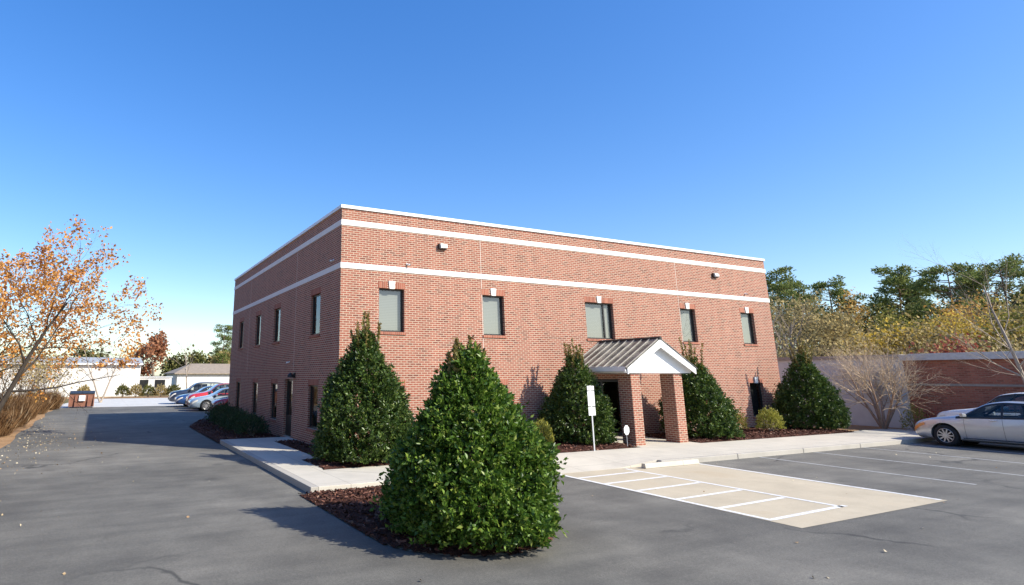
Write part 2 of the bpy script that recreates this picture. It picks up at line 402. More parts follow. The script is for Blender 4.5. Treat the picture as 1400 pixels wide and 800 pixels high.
# --- sidewalks with kerbs (solid)
def solid(name, poly, z0, z1, mat, bevel=.012):
    m = MB(); n = len(poly)
    m.add([(x,y,z0) for x,y in poly] + [(x,y,z1) for x,y in poly],
          [tuple(range(n-1,-1,-1)), tuple(range(n,2*n))] + [(i,(i+1)%n,(i+1)%n+n,i+n) for i in range(n)])
    return m.build(name, mat, bevel=bevel, kind='structure')
solid('side_sidewalk', [(-2.19,-4.80),(-2.19,5.05),(0.0,5.05),(0.0,3.85),(-.82,3.85),(-.82,-1.0),(-1.4,-2.8),(0.6,-4.80)], -.2, 0, M['walk'])
solid('side_kerb', [(-2.35,-4.80),(-2.35,5.05),(-2.193,5.05),(-2.193,-4.80)], -.2, .001, M['kerb'])
# front walk: grid so that it dips to the slab at the ramp
xs = [-1.4,-.4,.6] + [.6+i*.3 for i in range(1,24)] + [8.2,10,12,14,16,18,19.2,21,23.2]
ys = [-4.98,-4.72,-4.3,-3.8,-3.3,-2.80]
def wz(x, y):
    a = min(1, max(0, (x-2.6)/.9)); c = min(1, max(0, (6.9-x)/1.3))
    f = min(1, max(0, (-3.5-y)/1.48)); return -.122*min(a, c)*f
V = [(x, y, wz(x, y)) for y in ys for x in xs]; nx = len(xs)
F = [(j*nx+i, j*nx+i+1, (j+1)*nx+i+1, (j+1)*nx+i) for j in range(len(ys)-1) for i in range(nx-1)]
m = MB(); m.add(V, F); k = len(V)
m.add([(x, -4.98, wz(x,-4.98)) for x in xs] + [(x, -4.98, -.2) for x in xs], [(i, i+nx, i+1+nx, i+1) for i in range(nx-1)])
# keep the left end clear of the side sidewalk by cutting it at the shared diagonal
m.v = [(max(p[0], (-1.4 + 2.0*(p[1]+2.8)/(-2.0)) + .004), p[1], p[2]) for p in m.v]
m.build('front_sidewalk', M['walk'], kind='structure')
m = MB()                              # kerb face along the stalls, jointed every 3 m
x = 6.95
while x < 23.2:
    x1 = min(x+2.98, 23.2); m.box((x,-5.12,-.2),(x1,-4.985,.003)); x = x1+.02
m.build('front_kerb', M['kerb'], bevel=.02, kind='structure')
solid('entrance_walk', [(8.86,-2.797),(8.86,-.003),(11.5,-.003),(11.5,-2.797)], -.2, -.003, M['walk'], .005)
solid('side_pad', [(20.32,-2.797),(23.2,-2.797),(23.2,-2.45),(20.32,-2.45)], -.2, -.003, M['walk'], .004)

# --- mulch beds
def bed(name, inside, bounds, z, n_chip, seed, step=.12, rim=.25):
    x0, y0, x1, y1 = bounds; rng = np.random.default_rng(seed)
    nx_, ny_ = int((x1-x0)/step)+1, int((y1-y0)/step)+1
    X = np.linspace(x0, x1, nx_); Y = np.linspace(y0, y1, ny_)
    idx = {}; V = []; F = []
    for j, y in enumerate(Y):
        for i, x in enumerate(X):
            idx[(i,j)] = len(V)
            d = inside(x, y)
            V.append((x, y, z + rng.normal(0,.010) + .05*min(1, max(0, d)/rim)))
    for j in range(ny_-1):
        for i in range(nx_-1):
            if inside((X[i]+X[i+1])/2, (Y[j]+Y[j+1])/2) > 0:
                F.append((idx[(i,j)], idx[(i+1,j)], idx[(i+1,j+1)], idx[(i,j+1)]))
    # loose chips in the same mesh
    m = MB(); m.add(V, F); k = len(F)
    c = 0
    while c < n_chip:
        x, y = rng.uniform(x0, x1), rng.uniform(y0, y1); d = inside(x, y)
        if d < .0: continue
        c += 1
        zz = z + .012 + .05*min(1, d/rim) + rng.uniform(0,.012); a = rng.uniform(0, 6.28); L = rng.uniform(.02,.05); W = rng.uniform(.006,.014)
        ca, sa = math.cos(a), math.sin(a); t1, t2 = rng.normal(0,.012), rng.normal(0,.008)
        m.quad((x-ca*L-sa*W, y-sa*L+ca*W, zz-t1+t2), (x-ca*L+sa*W, y-sa*L-ca*W, zz-t1-t2), (x+ca*L+sa*W, y+sa*L-ca*W, zz+t1-t2), (x+ca*L-sa*W, y+sa*L+ca*W, zz+t1+t2))
    me = bpy.data.meshes.new(name); me.from_pydata(m.v, [], m.f)
    o = link(name, me, [M['mulch'], M['chip']])
    mi = [0]*k + [1]*(len(m.f)-k); me.polygons.foreach_set('material_index', mi)
    bm = bmesh.new(); bm.from_mesh(me)
    bmesh.ops.delete(bm, geom=[v for v in bm.verts if not v.link_faces], context='VERTS')
    for f in bm.faces:
        f.normal_update()
        if f.normal.z < 0: f.normal_flip()
    bm.to_mesh(me); bm.free()
    o['kind'] = 'structure'; return o
def isl(x, y):                        # island: straight sides, rounded near end
    if y > -4.83: return -1
    cy = -8.35
    if y > cy: return min(x+2.58, .18-x, -4.83-y+.05)
    a, bb = 1.38, 1.45
    return 1.3*(1 - math.hypot((x+1.2)/a, (y-cy)/bb))
bed('island_mulch', isl, (-2.65,-9.9,.3,-4.8), ZA+.02, 3200, 1, .07)
m = MB(); pts = [(-2.58,-4.83)] + [(-2.58, -4.83-i*.5) for i in range(1,8)] + [(-1.2+1.38*math.cos(t), -8.35+1.45*math.sin(t)) for t in [math.pi + i*math.pi/24 for i in range(25)]] + [(.18,-7.5),(.18,-6.5),(.18,-5.0)]
def strip(m, pts, w0, w1, z):
    n = len(pts); L = []; Rr = []
    for i, p in enumerate(pts):
        d = Vector(pts[min(i+1,n-1)]) - Vector(pts[max(i-1,0)]); d.normalize(); nn = Vector((d.y, -d.x))
        L.append((p[0]+nn.x*w0, p[1]+nn.y*w0, z)); Rr.append((p[0]+nn.x*w1, p[1]+nn.y*w1, z))
    m.add(L+Rr, [(i, i+1, i+1+n, i+n) for i in range(n-1)])
strip(m, pts, -.02, -.12, ZA+.006)
o = m.build('island_edging', M['slab'], kind='structure')
for p in o.data.polygons:
    if p.normal.z < 0: p.flip()
def bx(x0,y0,x1,y1): return lambda x, y: min(x-x0, x1-x, y-y0, y1-y)
bed('corner_bed', bx(-.80,-.98,8.84,-.02), (-.80,-.98,8.84,-.02), .0, 900, 2, .1)
bed('front_bed', bx(.9,-2.78,8.84,-.98), (.9,-2.78,8.84,-.98), .0, 2200, 3, .1)
bed('corner_mulch', lambda x, y: min(x+1.35-.35*(y+2.8)*-.0, .9-x, y+2.78, -.98-y), (-1.35,-2.78,.9,-.98), .004, 300, 9, .1)
bed('right_bed', bx(11.52,-2.78,20.3,-.02), (11.52,-2.78,20.3,-.02), .0, 3200, 4, .1)
bed('side_notch_bed', bx(-.80,-.96,-.02,3.82), (-.80,-.96,-.02,3.82), -.02, 300, 5, .1)
def sb(x, y):
    xe = -2.35 if y < 12.5 else -2.35 + (y-12.5)*.26
    return min(x-xe, -.02-x, y-5.08, 16.5-y)
bed('hedge_bed', sb, (-2.4,5.07,-.02,16.6), -.09, 1500, 6, .14)

# --- accessible slab, painted lines, wheel stop
sheet('parking_slab', [(3.55,-10.60),(8.13,-10.52),(8.22,-4.985),(3.58,-4.985)], ZA+.004, M['slab'])
def line(pts, wd, mat=None, z=ZA+.008, name='parking_line'):
    (x0,y0),(x1,y1) = pts; d = Vector((x1-x0,y1-y0)).normalized(); n_ = Vector((-d.y,d.x))*wd/2
    return sheet(name, [(x0-n_.x,y0-n_.y),(x1-n_.x,y1-n_.y),(x1+n_.x,y1+n_.y),(x0+n_.x,y0+n_.y)], z, mat or M['paint'])
line([(3.63,-5.0),(3.63,-10.10)], .10); line([(5.70,-5.10),(5.74,-10.02)], .10); line([(8.12,-5.15),(8.05,-10.45)], .10)
for y in (-5.66,-6.46,-7.33,-8.27,-9.13,-10.06):
    line([(3.685,y),(5.645 if y > -10 else 5.9,y+.10)], .10)
for x in (10.85,13.4,16.05,18.65,21.2): line([(x,-5.13),(x-.12 if x < 12 else x-.2,-9.95)], .10, M['paint_worn'], ZA+.004)
ws = MB()
ws.add([(x, y, z) for x in (6.15, 8.1) for y, z in ((-5.33,-.122),(-5.18,-.122),(-5.20,-.01),(-5.31,-.01))], [(0,1,2,3),(7,6,5,4),(0,4,5,1),(1,5,6,2),(2,6,7,3),(3,7,4,0)])
o = ws.build('wheel_stop', M['walk'], bevel=.012); tag(o, 'white concrete wheel stop at the head of the accessible parking slab', 'wheel stop')

# ================================================================== BRICK BUILDING
LX, LY, H = 20.5, 16.36, 7.30
bld = thing('brick_building', 'two storey red brick office building with white stone bands and gabled entrance porch', 'building')
def wall(name, axis, fixed, a0, a1, z1, ops, depth, inward, mat, parent, z0=-.25):
    A = sorted({a0, a1, *[o[0] for o in ops], *[o[1] for o in ops]}); Z = sorted({z0, z1, *[o[2] for o in ops], *[o[3] for o in ops]})
    m = MB()
    def P(a, d, z): return (a, fixed + inward*d, z) if axis == 'x' else (fixed + inward*d, a, z)
    for i in range(len(A)-1):
        for j in range(len(Z)-1):
            ca, cz = (A[i]+A[i+1])/2, (Z[j]+Z[j+1])/2
            if any(o[0] < ca < o[1] and o[2] < cz < o[3] for o in ops): continue
            m.quad(P(A[i],0,Z[j]), P(A[i+1],0,Z[j]), P(A[i+1],0,Z[j+1]), P(A[i],0,Z[j+1]))
    for o in ops:
        l, r, bo, t = o
        m.quad(P(l,0,bo),P(l,depth,bo),P(l,depth,t),P(l,0,t)); m.quad(P(r,0,bo),P(r,depth,bo),P(r,depth,t),P(r,0,t))
        m.quad(P(l,0,bo),P(r,0,bo),P(r,depth,bo),P(l,depth,bo)); m.quad(P(l,0,t),P(r,0,t),P(r,depth,t),P(l,depth,t))
    me = bpy.data.meshes.new(name); me.from_pydata(m.v, [], m.f)
    bm = bmesh.new(); bm.from_mesh(me); bmesh.ops.remove_doubles(bm, verts=bm.verts, dist=1e-5)
    want = Vector((0,-inward,0)) if axis == 'x' else Vector((-inward,0,0))
    for f in bm.faces:
        f.normal_update()
        if abs(f.normal.dot(want)) > .9 and f.normal.dot(want) < 0: f.normal_flip()
    bm.to_mesh(me); bm.free()
    return link(name, me, mat, parent)
UZ0, UZ1, LZ0, LZ1 = 3.44, 4.78, .47, 1.82
FW = [1.27, 5.10, 14.66, 18.40]; WW = .88
DP = .16
ops = [(x, x+WW, UZ0, UZ1) for x in FW] + [(9.62, 11.0, UZ0, UZ1)] + [(x, x+WW, LZ0, LZ1) for x in FW]
DOOR = (9.32, 11.15, .0, 2.0)
front = wall('front_wall', 'x', 0, 0, LX, H-.1, ops + [DOOR], DP, 1, M['brick'], bld)
SW = [1.83, 6.68, 9.92, 13.5]; SWW = .98
sops = [(y, y+SWW, UZ0, UZ1) for y in SW] + [(y, y+SWW, LZ0, LZ1) for y in SW]
SD = (4.63, 5.68, .0, 2.0)
left = wall('side_wall', 'y', 0, 0, LY, H-.1, sops + [SD], .16, 1, M['brick'], bld)
wall('side_wall', 'y', LX, 0, LY, H-.1, [], DP, -1, M['brick'], bld)
wall('rear_wall', 'x', LY, 0, LX, H-.1, [], DP, -1, M['brick'], bld)
m = MB(); m.box((.2,.2,6.7),(LX-.2,LY-.2,6.85)); m.build('roof', M['membrane'], bld)
def ring(name, z0, z1, out, mat):
    m = MB(); e = out
    m.box((-e,-e,z0),(LX+e,.10,z1)); m.box((-e,LY-.10,z0),(LX+e,LY+e,z1)); m.box((-e,.103,z0),(.10,LY-.103,z1)); m.box((LX-.10,.103,z0),(LX+e,LY-.103,z1))
    return m.build(name, mat, bld)
ring('coping', H-.10, H, .045, M['coping'])
ring('stone_band', 6.66, 6.835, .018, M['stone']); ring('stone_band', 5.315, 5.49, .018, M['stone'])

def xf(axis, fixed):
    # local (a along wall, d into wall, z) -> building coordinates
    if axis == 'x': return lambda a, d, z: (a, fixed+d, z)
    return lambda a, d, z: (fixed+d, a, z)
def lbox(m, T, a, bb):
    p = [T(*c) for c in (a, bb)]
    m.box(tuple(min(u, v) for u, v in zip(*p)), tuple(max(u, v) for u, v in zip(*p)))
def window(axis, l, r, z0, z1, blind, mull=None, key=True):
    DP = .16 if axis == 'x' else .12
    T = xf(axis, 0); m = MB(); t = .05
    d0, d1 = DP-.045, DP+.02
    lbox(m, T, (l,d0,z0),(l+t,d1,z1)); lbox(m, T, (r-t,d0,z0),(r,d1,z1)); lbox(m, T, (l+t,d0,z0),(r-t,d1,z0+t)); lbox(m, T, (l+t,d0,z1-t),(r-t,d1,z1))
    if mull: lbox(m, T, (mull-.03,d0,z0+t),(mull+.03,d1,z1-t))
    fr = m.build('window', M['frame'], bld)
    g = MB(); g.quad(T(l+t,DP-.02,z0+t), T(r-t,DP-.02,z0+t), T(r-t,DP-.02,z1-t), T(l+t,DP-.02,z1-t)); g.build('pane', M['glass'], fr)
    if blind:
        q = MB(); lbox(q, T, (l+.01,DP+.03,z0+.02),(r-.01,DP+.045,z1-.03)); q.build('blind', M['blind'], fr)
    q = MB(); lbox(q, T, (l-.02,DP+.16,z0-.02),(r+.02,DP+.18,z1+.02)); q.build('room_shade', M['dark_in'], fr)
    s_ = MB(); lbox(s_, T, (l-.03,-.035,z0-.085),(r+.03,DP-.06,z0-.002)); s_.build('sill', M['soldier'], fr)
    # soldier course lintel, brick by brick, split by the keystone
    c = (l+r)/2; q = MB(); a = l-.035
    while a < r+.035-.01:
        e = min(a+.062, r+.035)
        if key and a < c+.115 and e > c-.115:
            if q.v: q.build('lintel', M['soldier'], fr); q = MB()
        else: lbox(q, T, (a,-.004,z1+.003),(e,.05,z1+.20))
        a = e-.0005
    q.build('lintel', M['soldier'], fr)
    if key:
        kz = MB(); w0, w1 = .085, .115
        pts = [(c-w0,z1-.01),(c+w0,z1-.01),(c+w1,z1+.24),(c-w1,z1+.24)]
        vs = [T(a,-.03,z) for a, z in pts] + [T(a,.05,z) for a, z in pts]
        kz.add(vs, [(0,1,2,3),(7,6,5,4),(0,4,5,1),(1,5,6,2),(2,6,7,3),(3,7,4,0)]); kz.build('keystone', M['stone'], fr)
for x in FW:
    window('x', x, x+WW, UZ0, UZ1, True); window('x', x, x+WW, LZ0, LZ1, False)
window('x', 9.62, 11.0, UZ0, UZ1, True, mull=10.62)
for y in SW:
    window('y', y, y+SWW, UZ0, UZ1, False, key=False); window('y', y, y+SWW, LZ0, LZ1, False, key=False)
# expansion joints
for x in (5.075, 14.62):
    m = MB(); m.box((x-.009,-.003,.1),(x+.009,.02,5.31)); m.box((x-.009,-.003,5.495),(x+.009,.02,6.655)); m.build('expansion_joint', M['sealant'], bld)
for y in (4.60, 12.2):
    m = MB(); m.box((-.003,y-.008,2.3),(.02,y+.008,5.31)); m.box((-.003,y-.008,5.495),(.02,y+.008,6.655)); m.build('expansion_joint', M['sealant'], bld)
# storefront entrance
m = MB(); l, r, z0, z1 = DOOR; mid = (l+r)/2; d0, d1 = DP-.06, DP+.02
for a, c in ((l,l+.06),(mid-.05,mid+.05),(r-.06,r)): m.box((a,d0,z0+.01),(c,d1,z1))
for a, c in ((z0+.01,z0+.12),(z1-.1,z1)): m.box((l+.06,d0,a),(mid-.05,d1,c)); m.box((mid+.05,d0,a),(r-.06,d1,c))
ent = m.build('entrance_door', M['frame'], bld)
for a, c in ((l+.06,mid-.05),(mid+.05,r-.06)):
    q = MB(); q.quad((a,DP-.02,.12),(c,DP-.02,.12),(c,DP-.02,z1-.1),(a,DP-.02,z1-.1)); q.build('door_pane', M['glass'], ent)
q = MB(); q.tube([(mid-.1,d0-.05,.75),(mid-.1,d0-.05,1.35)], .012); q.tube([(mid+.1,d0-.05,.75),(mid+.1,d0-.05,1.35)], .012); 
for zz in (.8,1.3):
    for xx in (mid-.1, mid+.1): q.tube([(xx,d0-.05,zz),(xx,d0+.0,zz)], .008)
q.build('door_handle', M['chrome'], ent)
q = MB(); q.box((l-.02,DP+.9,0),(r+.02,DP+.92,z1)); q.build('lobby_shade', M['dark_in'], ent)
q = MB(); q.box((10.02-.11,DP-.024,1.30),(10.02+.11,DP-.021,1.48)); q.build('door_notice', M['sign_white'], ent)
q = MB(); q.box((10.02-.09,DP-.028,1.40),(10.02+.09,DP-.025,1.46)); q.build('notice_stripe', M['redlamp'], ent)
# side door: glazed upper, solid dark lower part imitates a reflection
l, r, z0, z1 = SD; m = MB(); X0, X1 = DP-.06, DP+.02
for a, c in ((l,l+.07),(r-.07,r)): m.box((X0,a,.005),(X1,c,z1))
for a, c in ((z1-.08,z1),(.005,.72)): m.box((X0,l+.07,a),(X1,r-.07,c))
sdo = m.build('side_door', M['frame'], bld)
q = MB(); q.quad((DP-.02,l+.07,.72),(DP-.02,r-.07,.72),(DP-.02,r-.07,z1-.08),(DP-.02,l+.07,z1-.08)); q.build('door_pane', M['glass'], sdo)
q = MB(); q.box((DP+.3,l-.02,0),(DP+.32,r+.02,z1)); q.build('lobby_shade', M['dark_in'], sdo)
q = MB(); q.tube([(X0-.04,l+.14,.95),(X0-.04,l+.14,1.25)], .012); q.tube([(X0-.04,l+.14,1.0),(X0,l+.14,1.0)], .008); q.tube([(X0-.04,l+.14,1.2),(X0,l+.14,1.2)], .008)
q.build('door_handle', M['chrome'], sdo)

# --- portico: pillars, beam, gable, standing-seam roof
CX, PY = 10.17, -2.62; HW = 1.56; EZ, RZ = 2.24, 3.33
m = MB()                                 # timber ceiling and beams
m.box((CX-1.20,-2.46,2.20),(CX+1.20,-.01,2.25))
m.box((CX-HW+.02,-2.50,2.252),(CX-HW+.06,-.01,2.42)); m.box((CX+HW-.06,-2.50,2.252),(CX+HW-.02,-.01,2.42))
m.box((CX-HW+.06,-2.46,2.205),(CX-1.203,-.01,2.245)); m.box((CX+1.203,-2.46,2.205),(CX+HW-.06,-.01,2.245))
por = m.build('portico', M['white'], bld)
for x in (8.97, 10.91):
    q = MB(); q.box((x,-2.46,-.003),(x+.40,-1.92,2.198)); q.build('pillar', M['brick'], por, bevel=.004)
q = MB(); q.prism([(CX-HW+.02,EZ-.035),(CX+HW-.02,EZ-.035),(CX+HW-.02,EZ+.035),(CX,RZ-.125),(CX-HW+.02,EZ+.035)], -2.515, -2.505)
q.build('gable_panel', M['white'], por)
# rake boards and eave return in front of the panel
q = MB(); th = .20
sl_ = (RZ-EZ-.16)/HW
def rk(s): return [(CX, RZ-.03), (CX+s*HW, RZ-.03-sl_*HW), (CX+s*HW, RZ-.03-sl_*HW-th*1.0), (CX, RZ-.03-th*1.35)]
for s in (-1, 1):
    q.prism(rk(s), -2.71, -2.67)
q.build('rake_board', M['white'], por)
q = MB(); 
for s in (-1, 1):      # soffit under the rake overhang
    a = (CX, RZ-.10); c = (CX+s*HW, RZ-.10-sl_*HW)
    q.add([(a[0],-2.668,a[1]),(c[0],-2.668,c[1]),(c[0],-2.44,c[1]),(a[0],-2.44,a[1]),(a[0],-2.668,a[1]-.02),(c[0],-2.668,c[1]-.02),(c[0],-2.44,c[1]-.02),(a[0],-2.44,a[1]-.02)], [(0,1,2,3),(7,6,5,4),(0,4,5,1),(2,6,7,3),(1,5,6,2),(0,3,7,4)])
q.build('rake_soffit', M['white'], por)
b = NB('weathered_seam_roof'); o_ = b.obj(); n1 = b.noise(o_, 2.2, 4, .6); n2 = b.noise(o_, 14, 4)
vo = b.n('TexVoronoi'); vo.distance = 'CHEBYCHEV'; vo.inputs['Scale'].default_value = 2.6; b.l(o_, vo.inputs['Vector'])
c = b.ramp(n1, [(.42, (.055,.054,.052)), (.5, (.12,.115,.10)), (.62, (.26,.24,.20))])
c = b.mix(.35, c, b.ramp(n2, [(.3, (.5,.5,.5)), (.7, (1.2,1.2,1.2))]), 'MULTIPLY'); M['seam'] = b.set(c, .45, .3)
M['seam_rib'] = plain('seam_rib', (.33,.31,.28), .4, .3)
q = MB(); OV = HW+.06
zt = lambda s: RZ - sl_*s
for s in (-1, 1):
    q.add([(CX,-2.73,RZ),(CX+s*OV,-2.73,zt(OV)),(CX+s*OV,-.01,zt(OV)),(CX,-.01,RZ),(CX,-2.73,RZ-.028),(CX+s*OV,-2.73,zt(OV)-.028),(CX+s*OV,-.01,zt(OV)-.028),(CX,-.01,RZ-.028)],
          [(0,1,2,3),(7,6,5,4),(0,4,5,1),(1,5,6,2),(2,6,7,3)])
rf = q.build('portico_roof', M['seam'], por)
q = MB(); y = -2.69
while y < -.05:
    for s in (-1, 1):
        a, c = s*.07, s*OV
        q.add([(CX+a,y,zt(abs(a))+.001),(CX+c,y,zt(OV)+.001),(CX+c,y+.03,zt(OV)+.001),(CX+a,y+.03,zt(abs(a))+.001),(CX+a,y,zt(abs(a))+.035),(CX+c,y,zt(OV)+.035),(CX+c,y+.03,zt(OV)+.035),(CX+a,y+.03,zt(abs(a))+.035)],
              [(0,1,5,4),(3,7,6,2),(4,5,6,7),(1,2,6,5),(0,4,7,3)])
    y += .325
q.build('seam_rib', M['seam_rib'], rf)
q = MB(); q.tube([(CX,-2.74,RZ+.0),(CX,-.01,RZ+.0)], .055, 8); q.build('ridge_cap', M['frame'], rf)
for s in (-1,1):
    q = MB(); x0 = CX+s*(HW+.015); q.box((min(x0,x0+s*.05),-2.66,2.255),(max(x0,x0+s*.05),-.012,2.40)); q.build('fascia', M['white'], por)

# --- fixtures on the walls
def wall_pack(x, z, label):
    t = thing('wall_light', label, 'wall light', (x,0,z), 0, 'floodlights high on the front wall')
    m = MB(); m.prism([(-.15,-.09),(.15,-.09),(.15,.10),(-.15,.10)], -.10, -.002); m.build('housing', M['bronze_light'], t, bevel=.02)
    m = MB(); m.add([(-.115,-.102,-.065),(.135,-.102,-.065),(.135,-.102,.085),(-.115,-.102,.085),(-.10,-.155,-.04),(.125,-.155,-.04),(.125,-.13,.075),(-.10,-.13,.075)], [(4,5,6,7),(0,1,5,4),(1,2,6,5),(2,3,7,6),(3,0,4,7)])
    m.build('lens', M['lens'], t, bevel=.006)
wall_pack(3.55, 6.28, 'bronze floodlight with white lens between the bands, toward the left corner of the front wall')
wall_pack(17.0, 6.28, 'bronze floodlight with white lens between the bands, toward the right end of the front wall')
def camera_fx(loc, rz, label):
    t = thing('security_camera', label, 'camera', loc, rz, 'small cameras on the brick walls'); t.scale = (.62,.62,.62)
    m = MB(); m.lathe([(.0,0),(.05,0),(.05,.03),(.02,.035),(.0,.035)], 12, Matrix.Rotation(R(90),4,'X')); m.tube([(0,-.03,0),(0,-.08,-.02)], .015); m.build('bracket', M['sign_white'], t)
    m = MB(); m.tube([(0,-.05,-.03),(0,-.22,-.06)], .045, 12); m.build('camera_body', M['sign_white'], t, True)
    m = MB(); m.tube([(0,-.2201,-.06),(0,-.228,-.0612)], .036, 12); m.build('lens', M['black'], t)
camera_fx((2.24,0,5.60), .5, 'small white camera above the lower band on the front wall, near the leftmost window')
camera_fx((18.9,0,5.62), -.4, 'small white camera above the lower band near the right end of the front wall')
camera_fx((0,.65,5.66), -math.pi/2, 'small white camera on the shaded side wall close to the corner')
camera_fx((0,5.1,2.62), -math.pi/2-.4, 'small white camera low on the shaded side wall above the side door')
t = thing('door_light', 'dark hooded lamp beside the top of the side door', 'wall light', (0,4.40,2.12))
m = MB(); m.box((-.06,-.07,-.08),(-.002,.07,.10)); m.build('back_plate', M['black'], t)
m = MB(); m.tube([(-.06,0,.03),(-.16,0,.03)], .02); m.lathe([(.03,.1),(.11,.02),(.12,-.06),(.0,-.06)], 14, Matrix.Translation((-.16,0,.0))); m.build('lamp_hood', M['black'], t)

# --- sign post with three white plates, and small yard sign
t = thing('parking_sign', 'galvanised post with three white plates in front of the holly left of the porch', 'sign', (6.85,-2.86,0))
ry = Matrix.Rotation(0, 4, 'Z')
m = MB(); m.box((-.022,-.02,-.1),(.022,.0,1.84)); m.build('post', M['grey_metal'], t, bevel=.003)
for z0, z1 in ((1.70,1.83),(1.25,1.675),(.99,1.225)):
    m = MB(); m.box((-.13,-.028,z0),(.13,-.022,z1)); m.build('sign_plate', M['sign_white'], t)
t = thing('yard_sign', 'small white octagonal sign on a thin stake before the left porch pillar', 'sign', (8.42,-2.62,0), R(12))
m = MB(); m.tube([(0,0,-.05),(0,0,.42)], .009); m.build('stake', M['grey_metal'], t)
m = MB(); m.prism([(.15*math.cos(R(22.5+45*i)), .50+.15*math.sin(R(22.5+45*i))) for i in range(8)], -.018, -.012); m.build('sign_face', M['sign_white'], t)

# ================================================================== PLANTS
def norm(a): return a / np.maximum(np.linalg.norm(a, axis=1, keepdims=True), 1e-9)
def leaf_arrays(P, D, size, rng, ratio=.5, fold=.18):
    n = len(P); D = norm(D); r = norm(rng.normal(size=(n,3))); s = norm(np.cross(D, r)); nr = np.cross(s, D)
    size = np.broadcast_to(np.asarray(size, dtype=float), (n,))[:,None]
    base = P; tip = P + D*size; mid = P + D*size*.45
    l = mid + s*size*ratio*.5 + nr*size*fold; rr = mid - s*size*ratio*.5 + nr*size*fold
    V = np.stack([base, rr, tip, l], 1).reshape(-1,3)
    i = np.arange(n)*4
    F = np.concatenate([np.stack([i, i+1, i+2], 1), np.stack([i, i+2, i+3], 1)])
    return V, F
def leaves(name, P, D, size, rng, mat, parent, ratio=.5, fold=.18):
    V, F = leaf_arrays(P, D, size, rng, ratio, fold); return np_mesh(name, V, F, mat, parent)
def seg_mesh(name, segs, mat, parent, smooth=True):
    """segs: list of (p0, p1, r0, r1) -> tapered prisms"""
    V = []; F = []; a = np.array([s[0] for s in segs]); c = np.array([s[1] for s in segs]); r0 = np.array([s[2] for s in segs]); r1 = np.array([s[3] for s in segs])
    d = norm(c-a); ref = np.where(np.abs(d[:,2:3]) < .9, np.array([[0,0,1.]]), np.array([[1.,0,0]])); s = norm(np.cross(d, ref)); t = np.cross(d, s)
    off = 0
    for big in (True, False):
        k = 7 if big else 3; sel = (r0 > .035) if big else (r0 <= .035)
        if not sel.any(): continue
        A, C, S_, T_, R0, R1 = a[sel], c[sel], s[sel], t[sel], r0[sel], r1[sel]; n = len(A)
        ang = np.arange(k)*2*np.pi/k
        ringv = np.cos(ang)[None,:,None]*S_[:,None,:] + np.sin(ang)[None,:,None]*T_[:,None,:]
        v = np.concatenate([A[:,None,:] + ringv*R0[:,None,None], C[:,None,:] + ringv*R1[:,None,None]], 1).reshape(-1,3)
        b0 = off + np.arange(n)[:,None]*2*k; j = np.arange(k)[None,:]; jn = (np.arange(k)+1)[None,:] % k
        f = np.stack([b0+j, b0+jn, b0+k+jn, b0+k+j], 2).reshape(-1,4)
        V.append(v); F.append(f); off += len(v)
    return np_mesh(name, np.concatenate(V), np.concatenate(F), mat, parent, smooth)

def grow(rng, segs, tips, p, d, L, r, lev, P):
    """recursive limb: P = list of dicts per level"""
    q = P[lev]; n = q.get('n', 4); d = np.array(d, float); d /= np.linalg.norm(d); p = np.array(p, float)
    path = [(p.copy(), d.copy(), r)]
    for i in range(n):
        d = d + rng.normal(0, q.get('wob', .12), 3) + np.array([0,0,q.get('up', .05)]); d /= np.linalg.norm(d)
        p2 = p + d*L/n; ra = r*(1-.75*i/n*q.get('tap',1)); rb = r*(1-.75*(i+1)/n*q.get('tap',1))
        segs.append((p, p2, ra, rb)); p = p2; path.append((p.copy(), d.copy(), rb))
    if lev+1 >= len(P):
        tips.extend([(x[0], x[1]) for x in path[1:]]); return
    k = q['kids']; k = int(rng.integers(k[0], k[1]+1)); t0 = q.get('from', .3)
    az0 = rng.uniform(0, 6.28)
    for j in range(k):
        f = t0 + (1-t0)*(j+rng.uniform(.2,1))/k; f = min(f, 1.0); x = f*n; i = min(int(x), n-1); u = x-i
        pp = path[i][0]*(1-u) + path[i+1][0]*u; dd = path[i+1][1]; rr = path[i][2]*(1-u) + path[i+1][2]*u
        az = az0 + j*2.4 + rng.uniform(-.5,.5); an = R(rng.uniform(*q['ang']))
        ref = np.array([0,0,1.]) if abs(dd[2]) < .9 else np.array([1.,0,0]); s = np.cross(dd, ref); s /= np.linalg.norm(s); tt = np.cross(dd, s)
        nd = dd*math.cos(an) + (s*math.cos(az) + tt*math.sin(az))*math.sin(an)
        grow(rng, segs, tips, pp, nd, L*rng.uniform(*q['len'])*(1-.45*(f-t0)/(1-t0+1e-6)*q.get('short',1)), rr*q.get('rk',.6), lev+1, P)

